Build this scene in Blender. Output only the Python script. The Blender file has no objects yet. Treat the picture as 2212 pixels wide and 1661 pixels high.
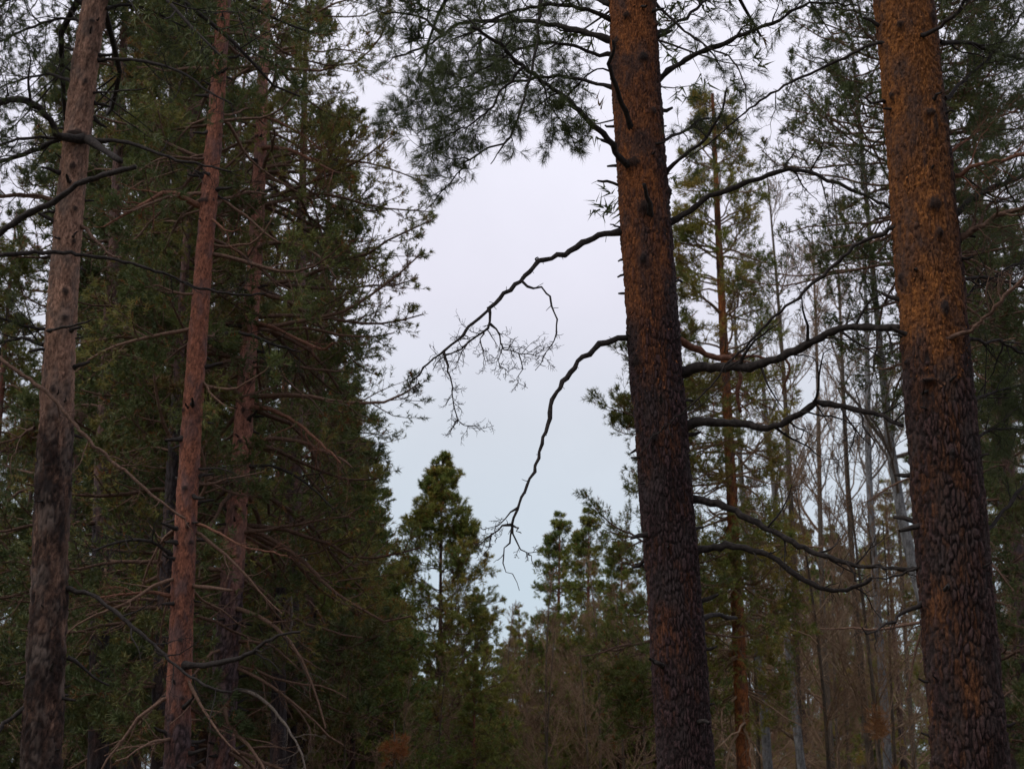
import bpy, math, time
import numpy as np
T0 = time.time()
scene = bpy.context.scene
COL = scene.collection

# ---------------------------------------------------------------- camera
F = 3072.0            # focal length in photo-measuring pixels (frame 2212 x 1661), a 50 mm lens
TILT = math.radians(17.0)
CAMZ = 1.6
cam_d = bpy.data.cameras.new('camera')
cam = bpy.data.objects.new('camera', cam_d)
COL.objects.link(cam)
cam.location = (0, 0, CAMZ)
cam.rotation_euler = (math.radians(90) + TILT, 0, 0)
cam_d.sensor_width = 36.0
cam_d.lens = 36.0 * F / 2212.0
cam_d.clip_start = 0.1
cam_d.clip_end = 2000
cam_d.dof.use_dof = True
cam_d.dof.focus_distance = 9.6
cam_d.dof.aperture_fstop = 4.5
scene.camera = cam

# ---------------------------------------------------------------- world: overcast daylight
SUN_EL, SUN_AZ = math.radians(52), math.radians(238)   # behind the camera, a little left
w = bpy.data.worlds.new('World')
scene.world = w
w.use_nodes = True
nt = w.node_tree
nt.nodes.clear()
def N(nt, typ, **kw):
    n = nt.nodes.new(typ)
    for k, v in kw.items():
        setattr(n, k, v)
    return n
sky = N(nt, 'ShaderNodeTexSky', sky_type='NISHITA', sun_disc=False, sun_elevation=SUN_EL, sun_rotation=SUN_AZ)
sky.air_density = 1.0; sky.dust_density = 3.0
geo = N(nt, 'ShaderNodeTexCoord')
sep = N(nt, 'ShaderNodeSeparateXYZ')
nt.links.new(geo.outputs['Generated'], sep.inputs[0])
noi = N(nt, 'ShaderNodeTexNoise'); noi.inputs['Scale'].default_value = 1.6; noi.inputs['Detail'].default_value = 3
nt.links.new(geo.outputs['Generated'], noi.inputs['Vector'])
mad = N(nt, 'ShaderNodeMath', operation='MULTIPLY_ADD')
nt.links.new(noi.outputs['Fac'], mad.inputs[0]); mad.inputs[1].default_value = 0.16
sub = N(nt, 'ShaderNodeMath', operation='SUBTRACT'); nt.links.new(sep.outputs['Z'], sub.inputs[0]); sub.inputs[1].default_value = 0.08
nt.links.new(sub.outputs[0], mad.inputs[2])
ramp = N(nt, 'ShaderNodeValToRGB')
nt.links.new(mad.outputs[0], ramp.inputs[0])
els = ramp.color_ramp.elements
els[0].position = 0.0;  els[0].color = (0.50, 0.585, 0.665, 1)
els[1].position = 1.0;  els[1].color = (1.0, 0.985, 1.05, 1)
for p, c in ((0.16, (0.525, 0.612, 0.69, 1)), (0.27, (0.61, 0.65, 0.72, 1)), (0.38, (0.725, 0.715, 0.81, 1)), (0.52, (0.81, 0.80, 0.90, 1))):
    e = els.new(p); e.color = c
noi2 = N(nt, 'ShaderNodeTexNoise'); noi2.inputs['Scale'].default_value = 5.0; noi2.inputs['Detail'].default_value = 6; noi2.inputs['Roughness'].default_value = 0.6
nt.links.new(geo.outputs['Generated'], noi2.inputs['Vector'])
cld = N(nt, 'ShaderNodeMath', operation='MULTIPLY_ADD'); nt.links.new(noi2.outputs['Fac'], cld.inputs[0]); cld.inputs[1].default_value = 2.2; cld.inputs[2].default_value = 10.5
scl = N(nt, 'ShaderNodeVectorMath', operation='SCALE'); scl.inputs['Scale'].default_value = 11.6
nt.links.new(ramp.outputs[0], scl.inputs[0]); nt.links.new(cld.outputs[0], scl.inputs['Scale'])
mix = N(nt, 'ShaderNodeMix', data_type='RGBA'); mix.inputs[0].default_value = 0.93
nt.links.new(sky.outputs[0], mix.inputs[6]); nt.links.new(scl.outputs[0], mix.inputs[7])
bg = N(nt, 'ShaderNodeBackground'); bg.inputs['Strength'].default_value = 0.1
nt.links.new(mix.outputs[2], bg.inputs[0])
out = N(nt, 'ShaderNodeOutputWorld'); nt.links.new(bg.outputs[0], out.inputs[0])

sl = bpy.data.lights.new('sun', 'SUN'); sl.energy = 1.3; sl.angle = math.radians(30); sl.color = (1.0, 0.92, 0.80)
so = bpy.data.objects.new('sun', sl); COL.objects.link(so)
# light travels away from azimuth SUN_AZ (measured from +Y clockwise)
so.rotation_euler = (math.radians(90) - SUN_EL, 0, -SUN_AZ + math.pi)
so.location = (-8, -12, 25)

vs = scene.view_settings
vs.view_transform = 'Standard'; vs.look = 'None'; vs.gamma = 1; vs.exposure = 0.0; vs.use_curve_mapping = False
cy = scene.cycles
cy.max_bounces = 4; cy.diffuse_bounces = 3; cy.glossy_bounces = 1; cy.transmission_bounces = 2; cy.transparent_max_bounces = 4
cy.use_denoising = True

# ---------------------------------------------------------------- helpers
rng = np.random.default_rng(7)
ct, st = math.cos(TILT), math.sin(TILT)
def W(px, py, d):
    """point seen at (px, py) of the 2212 x 1661 frame on the plane y = d"""
    u = -(py - 830.5) / F
    k = d / (ct - u * st)
    return np.array([(px - 1106) / F * k, d, CAMZ + k * (st + u * ct)]), k

def smooth(x, a, b):
    q = np.clip((x - a) / (b - a), 0, 1); return q * q * (3 - 2 * q)

def nz(a):
    return a / np.maximum(np.linalg.norm(a, axis=-1, keepdims=True), 1e-9)

def mesh_np(name, V, Q=None, T=None, attrs=None, smooth=True, mats=()):
    me = bpy.data.meshes.new(name)
    V = np.asarray(V, np.float32).reshape(-1, 3)
    me.vertices.add(len(V)); me.vertices.foreach_set('co', V.ravel())
    nq = 0 if Q is None else len(Q); ntr = 0 if T is None else len(T)
    loops = []
    if nq: loops.append(np.asarray(Q, np.int32).ravel())
    if ntr: loops.append(np.asarray(T, np.int32).ravel())
    L = np.concatenate(loops)
    me.loops.add(len(L)); me.loops.foreach_set('vertex_index', L)
    me.polygons.add(nq + ntr)
    starts = np.concatenate([np.arange(nq) * 4, nq * 4 + np.arange(ntr) * 3]).astype(np.int32)
    me.polygons.foreach_set('loop_start', starts)
    me.polygons.foreach_set('use_smooth', np.full(nq + ntr, smooth))
    for k, a in (attrs or {}).items():
        at = me.attributes.new(k, 'FLOAT', 'POINT'); at.data.foreach_set('value', np.asarray(a, np.float32).ravel())
    me.update(calc_edges=True)
    for m in mats: me.materials.append(m)
    return me

def link(name, data, parent=None, loc=None):
    o = bpy.data.objects.new(name, data); COL.objects.link(o)
    if parent is not None: o.parent = parent
    if loc is not None: o.location = loc
    return o

def thing(name, label, cat, loc=(0, 0, 0), group=None):
    o = link(name, None, loc=loc)
    o['label'] = label; o['category'] = cat
    if group: o['group'] = group
    o.empty_display_size = 0.3
    return o

class Tubes:
    def __init__(s): s.V = []; s.Q = []; s.A = []; s.n = 0; s.T = []
    def add(s, P, R, k, val=None, rough=0.0):
        """P (m,n,3), R (m,n); k sides"""
        P = np.asarray(P, float); R = np.asarray(R, float)
        if P.ndim == 2: P = P[None]; R = R[None]
        m, n, _ = P.shape
        if m == 0: return
        t = nz(np.gradient(P, axis=1))
        md = np.abs(t.mean(axis=1))
        ref = np.zeros((m, 3)); ref[np.arange(m), md.argmin(axis=1)] = 1
        u = nz(ref[:, None, :] - (t * ref[:, None, :]).sum(-1, keepdims=True) * t)
        v = np.cross(t, u)
        a = np.arange(k) * 2 * math.pi / k
        RR = np.repeat(R[:, :, None], k, 2)
        if rough: RR = RR * (1 + rough * rng.normal(size=RR.shape).clip(-2, 2))
        V = P[:, :, None, :] + RR[..., None] * (np.cos(a)[None, None, :, None] * u[:, :, None, :] + np.sin(a)[None, None, :, None] * v[:, :, None, :])
        idx = np.arange(m * n * k).reshape(m, n, k) + s.n
        a0 = idx[:, :-1, :]; a1 = idx[:, 1:, :]
        s.Q.append(np.stack([a0, np.roll(a0, -1, 2), np.roll(a1, -1, 2), a1], -1).reshape(-1, 4))
        s.V.append(V.reshape(-1, 3)); s.n += m * n * k
        vv = np.zeros((m,)) if val is None else np.broadcast_to(np.asarray(val, float), (m,))
        s.A.append(np.repeat(vv, n * k))
    def spikes(s, P, w):
        """one thin tapering blade per twig"""
        a = P[:, 0]; b = P[:, -1]; m = len(a)
        wv = nz(np.cross(b - a, rng.normal(size=(m, 3)))) * w / 2
        s.V.append(np.stack([a - wv, a + wv, b], 1).reshape(-1, 3)); s.T.append(np.arange(3 * m).reshape(m, 3) + s.n); s.n += 3 * m
        s.A.append(np.zeros(3 * m))
    def mesh(s, name, mat):
        if s.T: return mesh_np(name, np.concatenate(s.V), np.concatenate(s.Q), np.concatenate(s.T), attrs={'tint': np.concatenate(s.A)}, mats=(mat,))
        return mesh_np(name, np.concatenate(s.V), np.concatenate(s.Q), attrs={'tint': np.concatenate(s.A)}, mats=(mat,))

def interp(P, s):
    """P (m,n,3|none), s (m,c) in 0..1 -> (m,c,...)"""
    m, n = P.shape[:2]
    x = np.clip(s, 0, 0.9999) * (n - 1)
    i = x.astype(int); f = x - i
    r = np.arange(m)[:, None]
    if P.ndim == 3: f = f[..., None]
    return P[r, i] * (1 - f) + P[r, i + 1] * f

def spawn(P, R, cnt, s0=0.2, s1=0.98, a=0.5, b=0.1, ang=50, n=5, up=0.0, grow=0.0, flat=0.8, wob=0.15, rr=0.55, rmin=0.002, r_end=0.25, absL=None):
    m = len(P)
    s = s0 + (s1 - s0) * (np.arange(cnt)[None, :] + rng.uniform(0, 1, (m, cnt))) / cnt
    pos = interp(P, s); T = nz(np.gradient(P, axis=1)); t = nz(interp(T, s)); r0 = interp(R, s)
    L = np.linalg.norm(np.diff(P, axis=1), axis=2).sum(1)[:, None]
    if absL is None: Lc = (L * a * (1 - s) + b * np.minimum(1, L)) * rng.uniform(0.65, 1.25, (m, cnt))
    else: Lc = rng.uniform(absL[0], absL[1], (m, cnt))
    z = np.array([0, 0, 1.0])
    side = nz(np.cross(t, z) + 1e-6)
    sg = np.where((np.arange(cnt)[None, :] + rng.integers(0, 2, (m, 1))) % 2, 1.0, -1.0)
    sg = sg * np.where(rng.uniform(size=(m, cnt)) < 0.15, -1, 1)
    perp2 = np.cross(side, t)
    ph = rng.uniform(-math.pi, math.pi, (m, cnt)) * (1 - flat)
    pr = sg[..., None] * side * np.cos(ph)[..., None] + perp2 * np.sin(ph)[..., None]
    A = np.radians(ang * rng.uniform(0.7, 1.3, (m, cnt)))[..., None]
    d = nz(np.cos(A) * t + np.sin(A) * pr + np.array([0, 0, up]))
    d = d.reshape(-1, 3); pos = pos.reshape(-1, 3); Lc = Lc.reshape(-1); r0 = r0.reshape(-1)
    M = len(d)
    pts = [pos]; cur = pos; dd = d
    for j in range(n - 1):
        dd = nz(dd + wob * rng.normal(size=(M, 3)) + np.array([0, 0, grow / (n - 1)]))
        cur = cur + dd * (Lc / (n - 1))[:, None]
        pts.append(cur)
    P2 = np.stack(pts, 1)
    rb = np.maximum(r0 * rr, rmin)
    rb = np.minimum(rb, np.maximum(Lc * 0.03, rmin))
    R2 = rb[:, None] * np.linspace(1, r_end, n)[None, :]
    R2 = np.maximum(R2, rmin * 0.6)
    return P2, R2

def tuft_mesh(name, C, D, tint, nn, L, wd, along, mat, spread=(25, 75)):
    """needle shoots: C base points, D directions; nn needles per shoot, each one thin triangle"""
    m = len(C); D = nz(D)
    a = nz(np.cross(D, rng.normal(size=(m, 3)))); b = np.cross(D, a)
    ph = rng.uniform(0, 2 * math.pi, (m, nn))
    al = np.radians(rng.uniform(spread[0], spread[1], (m, nn)))
    al[:, : max(1, nn // 5)] *= 0.35
    off = rng.uniform(0, 1, (m, nn)) ** 0.8 * along
    pr = np.cos(ph)[..., None] * a[:, None] + np.sin(ph)[..., None] * b[:, None]
    d = np.cos(al)[..., None] * D[:, None] + np.sin(al)[..., None] * pr
    base = C[:, None] + off[..., None] * D[:, None]
    LL = L * rng.uniform(0.7, 1.15, (m, nn))[..., None]
    wv = nz(np.cross(d, rng.normal(size=d.shape))) * wd * 0.5
    droop = np.array([0, 0, -0.08 * L])
    V = np.stack([base - wv, base + wv, base + d * LL + droop], 2)
    n = m * nn
    T = np.arange(n * 3).reshape(n, 3)
    tt = np.repeat(np.asarray(tint)[:, None], nn, 1) + rng.normal(size=(m, nn)) * 0.05
    return mesh_np(name, V, T=T, attrs={'tint': np.repeat(tt.ravel(), 3)}, smooth=False, mats=(mat,))

# ---------------------------------------------------------------- materials
def mat_new(name):
    m = bpy.data.materials.new(name); m.use_nodes = True
    t = m.node_tree; t.nodes.clear()
    o = N(t, 'ShaderNodeOutputMaterial')
    return m, t, o
def ramp_node(t, stops):
    r = N(t, 'ShaderNodeValToRGB'); e = r.color_ramp.elements
    e[0].position, e[0].color = stops[0][0], (*stops[0][1], 1)
    e[1].position, e[1].color = stops[-1][0], (*stops[-1][1], 1)
    for p, c in stops[1:-1]:
        x = e.new(p); x.color = (*c, 1)
    return r

def foliage_mat(name, stops, hue=0.0):
    m, t, o = mat_new(name)
    at = N(t, 'ShaderNodeAttribute', attribute_name='tint')
    oi = N(t, 'ShaderNodeObjectInfo')
    ma = N(t, 'ShaderNodeMath', operation='MULTIPLY_ADD'); t.links.new(oi.outputs['Random'], ma.inputs[0]); ma.inputs[1].default_value = 0.22; ma.inputs[2].default_value = -0.11
    ad = N(t, 'ShaderNodeMath', operation='ADD'); t.links.new(at.outputs['Fac'], ad.inputs[0]); t.links.new(ma.outputs[0], ad.inputs[1])
    r = ramp_node(t, stops); t.links.new(ad.outputs[0], r.inputs[0])
    d = N(t, 'ShaderNodeBsdfPrincipled'); t.links.new(r.outputs[0], d.inputs['Base Color'])
    d.inputs['Roughness'].default_value = 0.6; d.inputs['Specular IOR Level'].default_value = 0.25
    tr = N(t, 'ShaderNodeBsdfTranslucent'); t.links.new(r.outputs[0], tr.inputs['Color'])
    mx = N(t, 'ShaderNodeMixShader'); mx.inputs[0].default_value = 0.22
    t.links.new(d.outputs[0], mx.inputs[1]); t.links.new(tr.outputs[0], mx.inputs[2]); t.links.new(mx.outputs[0], o.inputs[0])
    return m
GREEN = [(0.0, (0.066, 0.090, 0.028)), (0.35, (0.115, 0.140, 0.038)), (0.6, (0.19, 0.18, 0.044)), (0.8, (0.21, 0.16, 0.042)), (0.9, (0.18, 0.085, 0.033)), (1.0, (0.24, 0.085, 0.025))]
M_NEEDLE = foliage_mat('pine_needles', GREEN)
M_NEEDLE_DARK = foliage_mat('dark_pine_needles', [(0.0, (0.048, 0.066, 0.027)), (0.5, (0.080, 0.102, 0.034)), (0.85, (0.14, 0.13, 0.040)), (1.0, (0.15, 0.07, 0.03))])
M_NEEDLE_YEL = foliage_mat('yellowing_pine_needles', [(0.0, (0.10, 0.14, 0.034)), (0.3, (0.19, 0.21, 0.045)), (0.6, (0.29, 0.235, 0.05)), (0.84, (0.29, 0.18, 0.05)), (1.0, (0.26, 0.11, 0.04))])

def twig_mat(name, c0, c1, scale=40):
    m, t, o = mat_new(name)
    tc = N(t, 'ShaderNodeTexCoord')
    n = N(t, 'ShaderNodeTexNoise'); n.inputs['Scale'].default_value = scale; n.inputs['Detail'].default_value = 3
    t.links.new(tc.outputs['Object'], n.inputs['Vector'])
    at = N(t, 'ShaderNodeAttribute', attribute_name='tint')
    ad = N(t, 'ShaderNodeMath', operation='MULTIPLY_ADD'); t.links.new(n.outputs['Fac'], ad.inputs[0]); ad.inputs[1].default_value = 1.0
    t.links.new(at.outputs['Fac'], ad.inputs[2])
    r = ramp_node(t, [(0.3, c0), (0.75, c1)]); t.links.new(ad.outputs[0], r.inputs[0])
    d = N(t, 'ShaderNodeBsdfPrincipled'); t.links.new(r.outputs[0], d.inputs['Base Color']); d.inputs['Roughness'].default_value = 0.85
    d.inputs['Specular IOR Level'].default_value = 0.15
    b = N(t, 'ShaderNodeBump'); b.inputs['Strength'].default_value = 0.6; b.inputs['Distance'].default_value = 0.01
    t.links.new(n.outputs['Fac'], b.inputs['Height']); t.links.new(b.outputs[0], d.inputs['Normal'])
    t.links.new(d.outputs[0], o.inputs[0])
    return m
M_TWIG_DARK = twig_mat('grey_brown_twig_bark', (0.016, 0.014, 0.014), (0.052, 0.043, 0.040))
M_TWIG_RED = twig_mat('red_brown_limb_bark', (0.09, 0.038, 0.026), (0.24, 0.12, 0.08))
M_TWIG_MID = twig_mat('brown_limb_bark', (0.06, 0.036, 0.028), (0.18, 0.11, 0.08))
M_TWIG_PALE = twig_mat('pale_bare_twig_bark', (0.10, 0.082, 0.07), (0.23, 0.19, 0.165))
M_TWIG_BROWN = twig_mat('dry_brown_twig_bark', (0.15, 0.095, 0.062), (0.31, 0.205, 0.135))

def bark_mat(name, orange0, orange1, old0, old1, grey):
    """'old' attribute: 0 thin orange bark, 1 thick furrowed bark; 'plate' random per bark plate; 'gap' furrow; 'knot' branch scar"""
    m, t, o = mat_new(name)
    A = {k: N(t, 'ShaderNodeAttribute', attribute_name=k) for k in ('old', 'plate', 'gap', 'knot')}
    tc = N(t, 'ShaderNodeTexCoord')
    mp = N(t, 'ShaderNodeMapping'); mp.inputs['Scale'].default_value = (1, 1, 0.45); t.links.new(tc.outputs['Object'], mp.inputs['Vector'])
    n1 = N(t, 'ShaderNodeTexNoise'); n1.inputs['Scale'].default_value = 60; n1.inputs['Detail'].default_value = 5; n1.inputs['Roughness'].default_value = 0.75
    n2 = N(t, 'ShaderNodeTexNoise'); n2.inputs['Scale'].default_value = 7; n2.inputs['Detail'].default_value = 4
    t.links.new(mp.outputs[0], n1.inputs['Vector']); t.links.new(mp.outputs[0], n2.inputs['Vector'])
    mm = N(t, 'ShaderNodeMath', operation='MULTIPLY_ADD'); t.links.new(A['plate'].outputs['Fac'], mm.inputs[0]); mm.inputs[1].default_value = 0.45
    n3 = N(t, 'ShaderNodeMath', operation='MULTIPLY_ADD'); t.links.new(n1.outputs['Fac'], n3.inputs[0]); n3.inputs[1].default_value = 2.2; n3.inputs[2].default_value = -0.62
    t.links.new(n3.outputs[0], mm.inputs[2])
    ro = ramp_node(t, [(0.25, tuple(0.55 * q for q in orange0)), (0.6, tuple(0.5 * (p + q) for p, q in zip(orange0, orange1))), (1.0, tuple(min(1, 1.25 * q) for q in orange1))]); t.links.new(mm.outputs[0], ro.inputs[0])
    rd = ramp_node(t, [(0.25, tuple(0.5 * q for q in old0)), (0.65, tuple(0.45 * (p + q) for p, q in zip(old0, old1))), (1.05 / 1.05, tuple(1.35 * q for q in old1))]); t.links.new(mm.outputs[0], rd.inputs[0])
    mx = N(t, 'ShaderNodeMix', data_type='RGBA'); t.links.new(A['old'].outputs['Fac'], mx.inputs[0]); t.links.new(ro.outputs[0], mx.inputs[6]); t.links.new(rd.outputs[0], mx.inputs[7])
    # grey lichen film in patches
    rg = ramp_node(t, [(0.48, (0, 0, 0)), (0.66, (1, 1, 1))]); t.links.new(n2.outputs['Fac'], rg.inputs[0])
    gm = N(t, 'ShaderNodeMath', operation='MULTIPLY'); t.links.new(rg.outputs[0], gm.inputs[0]); gm.inputs[1].default_value = 0.7
    mg = N(t, 'ShaderNodeMix', data_type='RGBA'); t.links.new(gm.outputs[0], mg.inputs[0]); t.links.new(mx.outputs[2], mg.inputs[6]); mg.inputs[7].default_value = (*grey, 1)
    # knots are dark old cork; furrow floors get their shade painted in
    fm = N(t, 'ShaderNodeMath', operation='MAXIMUM'); t.links.new(A['knot'].outputs['Fac'], fm.inputs[0])
    g2 = N(t, 'ShaderNodeMath', operation='MULTIPLY'); t.links.new(A['gap'].outputs['Fac'], g2.inputs[0]); g2.inputs[1].default_value = 0.92
    t.links.new(g2.outputs[0], fm.inputs[1])
    mk = N(t, 'ShaderNodeMix', data_type='RGBA'); t.links.new(fm.outputs[0], mk.inputs[0]); t.links.new(mg.outputs[2], mk.inputs[6]); mk.inputs[7].default_value = (0.020, 0.015, 0.015, 1)
    d = N(t, 'ShaderNodeBsdfPrincipled'); t.links.new(mk.outputs[2], d.inputs['Base Color']); d.inputs['Roughness'].default_value = 0.85
    d.inputs['Specular IOR Level'].default_value = 0.2
    b = N(t, 'ShaderNodeBump'); b.inputs['Strength'].default_value = 1.0; b.inputs['Distance'].default_value = 0.02
    t.links.new(n1.outputs['Fac'], b.inputs['Height']); t.links.new(b.outputs[0], d.inputs['Normal'])
    t.links.new(d.outputs[0], o.inputs[0])
    return m
M_BARK_A = bark_mat('scots_pine_bark_red', (0.12, 0.034, 0.012), (0.36, 0.130, 0.044), (0.014, 0.007, 0.008), (0.066, 0.036, 0.038), (0.060, 0.045, 0.047))
M_BARK_B = bark_mat('scots_pine_bark_orange', (0.13, 0.040, 0.012), (0.33, 0.130, 0.038), (0.014, 0.007, 0.007), (0.066, 0.036, 0.034), (0.062, 0.047, 0.046))
M_BARK_C = bark_mat('scots_pine_bark_faded', (0.15, 0.070, 0.046), (0.36, 0.21, 0.15), (0.012, 0.006, 0.005), (0.036, 0.019, 0.015), (0.15, 0.115, 0.10))
M_BARK_D = bark_mat('scots_pine_bark_salmon', (0.11, 0.036, 0.022), (0.32, 0.125, 0.078), (0.022, 0.014, 0.015), (0.070, 0.045, 0.050), (0.14, 0.085, 0.085))
M_BARK_E = bark_mat('scots_pine_bark_rosy', (0.20, 0.075, 0.055), (0.46, 0.205, 0.15), (0.040, 0.027, 0.030), (0.11, 0.075, 0.085), (0.22, 0.14, 0.125))
M_BARK_G = bark_mat('old_grey_pine_bark', (0.08, 0.042, 0.036), (0.18, 0.10, 0.085), (0.016, 0.013, 0.014), (0.050, 0.040, 0.043), (0.07, 0.06, 0.068))
M_BARK_BROWN = bark_mat('grey_brown_smooth_bark', (0.060, 0.044, 0.032), (0.125, 0.094, 0.068), (0.045, 0.034, 0.027), (0.10, 0.08, 0.064), (0.10, 0.088, 0.075))
M_BARK_BIRCH = bark_mat('pale_aspen_bark', (0.14, 0.14, 0.145), (0.26, 0.265, 0.28), (0.10, 0.10, 0.10), (0.22, 0.22, 0.23), (0.16, 0.165, 0.17))

m_ground, t, o = mat_new('forest_litter')
tc = N(t, 'ShaderNodeTexCoord')
n = N(t, 'ShaderNodeTexNoise'); n.inputs['Scale'].default_value = 3.0; n.inputs['Detail'].default_value = 10
t.links.new(tc.outputs['Object'], n.inputs['Vector'])
r = ramp_node(t, [(0.3, (0.05, 0.04, 0.025)), (0.55, (0.11, 0.08, 0.05)), (0.75, (0.07, 0.085, 0.035))]); t.links.new(n.outputs['Fac'], r.inputs[0])
d = N(t, 'ShaderNodeBsdfPrincipled'); t.links.new(r.outputs[0], d.inputs['Base Color']); d.inputs['Roughness'].default_value = 0.95
b = N(t, 'ShaderNodeBump'); b.inputs['Distance'].default_value = 0.05; t.links.new(n.outputs['Fac'], b.inputs['Height']); t.links.new(b.outputs[0], d.inputs['Normal'])
t.links.new(d.outputs[0], o.inputs[0])

# ---------------------------------------------------------------- ground
g = 161
xs = np.linspace(-1, 1, g); xs = np.sign(xs) * np.abs(xs) ** 2.2 * 700
X, Y = np.meshgrid(xs, xs, indexing='ij')
Z = 0.10 * np.sin(X * 0.5) * np.cos(Y * 0.37) + 0.06 * np.sin(X * 1.3 + Y * 0.9) - 0.08
V = np.stack([X, Y, Z], -1)
ii = np.arange(g * g).reshape(g, g)
Q = np.stack([ii[:-1, :-1], ii[1:, :-1], ii[1:, 1:], ii[:-1, 1:]], -1).reshape(-1, 4)
gr = link('forest_floor', mesh_np('forest_floor', V, Q, mats=(m_ground,)))
gr['kind'] = 'structure'

# ---------------------------------------------------------------- noise on trunks
def hash2(i, j, s):
    h = np.sin(i * 127.1 + j * 311.7 + s * 74.7) * 43758.5453
    return h - np.floor(h)
def vnoise(u, v, per, s):
    i = np.floor(u); j = np.floor(v); fu = u - i; fv = v - j
    fu = fu * fu * (3 - 2 * fu); fv = fv * fv * (3 - 2 * fv)
    a = hash2(i % per, j, s); b = hash2((i + 1) % per, j, s); c = hash2(i % per, j + 1, s); d = hash2((i + 1) % per, j + 1, s)
    return (a * (1 - fu) + b * fu) * (1 - fv) + (c * (1 - fu) + d * fu) * fv
def worley(u, v, per, s):
    i0 = np.floor(u); j0 = np.floor(v)
    f1 = np.full(u.shape, 9.0); f2 = f1.copy(); cid = np.zeros(u.shape)
    for di in (-1, 0, 1):
        for dj in (-1, 0, 1):
            i = i0 + di; j = j0 + dj; im = i % per
            x = i + hash2(im, j, s); y = j + hash2(im, j, s + 5.3)
            dd = np.sqrt((x - u) ** 2 + (y - v) ** 2)
            h = hash2(im, j, s + 9.1)
            closer = dd < f1
            f2 = np.where(closer, f1, np.minimum(f2, dd)); cid = np.where(closer, h, cid); f1 = np.where(closer, dd, f1)
    return f1, f2, cid

class Trunk:
    """traced trunk: rows (y, xl, xr) in the photo on the plane y = d; extended down to the ground and up to height H"""
    def __init__(s, d, rows, H, rtop=0.03, deg=3, lean=0.0):
        s.d = d
        C = []; 
        for (y, xl, xr) in rows:
            p, k = W((xl + xr) / 2, y, d); C.append((p[2], p[0], k * (xr - xl) / 2 / F))
        C = np.array(C); C = C[C[:, 0].argsort()]
        s.z0, s.z1 = C[0, 0], C[-1, 0]
        s.cx = np.polyfit(C[:, 0], C[:, 1], min(deg, len(C) - 1)); s.cr = np.polyfit(C[:, 0], C[:, 2], 1)
        s.H = H; s.rtop = rtop; s.lean = lean
        s.sb = np.polyval(np.polyder(s.cx), s.z0); s.stp = np.polyval(np.polyder(s.cx), s.z1)
        s.r0 = np.polyval(s.cr, s.z0); s.r1 = np.polyval(s.cr, s.z1)
    def x(s, z):
        z = np.asarray(z, float); zc = np.clip(z, s.z0, s.z1)
        return np.polyval(s.cx, zc) + np.where(z < s.z0, (z - s.z0) * s.sb, 0) + np.where(z > s.z1, (z - s.z1) * s.stp * 0.6, 0)
    def y(s, z):
        return s.d + s.lean * np.asarray(z, float)
    def r(s, z):
        z = np.asarray(z, float); rr = np.polyval(s.cr, np.clip(z, s.z0, s.z1))
        up = np.clip((z - s.z1) / max(s.H - s.z1, 0.1), 0, 1)
        rr = rr * (1 - up) + s.rtop * up
        return rr + np.where(z < 0.6, (0.6 - z) * 0.15 * s.r0, 0)

class StraightTrunk:
    def __init__(s, x, d, H, r0, lean=(0, 0), bow=0.0):
        s.px, s.d, s.H, s.r0, s.ln, s.bow = x, d, H, r0, lean, bow
    def x(s, z): z = np.asarray(z, float); return s.px + s.ln[0] * z + s.bow * np.sin(z / s.H * 3.5)
    def y(s, z): z = np.asarray(z, float); return s.d + s.ln[1] * z + s.bow * 0.6 * np.sin(z / s.H * 4.1 + 1)
    def r(s, z): z = np.asarray(z, float); return s.r0 * np.maximum(1 - z / s.H, 0) ** 0.75 + 0.008 + np.where(z < 0.5, (0.5 - z) * 0.2 * s.r0, 0)

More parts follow.
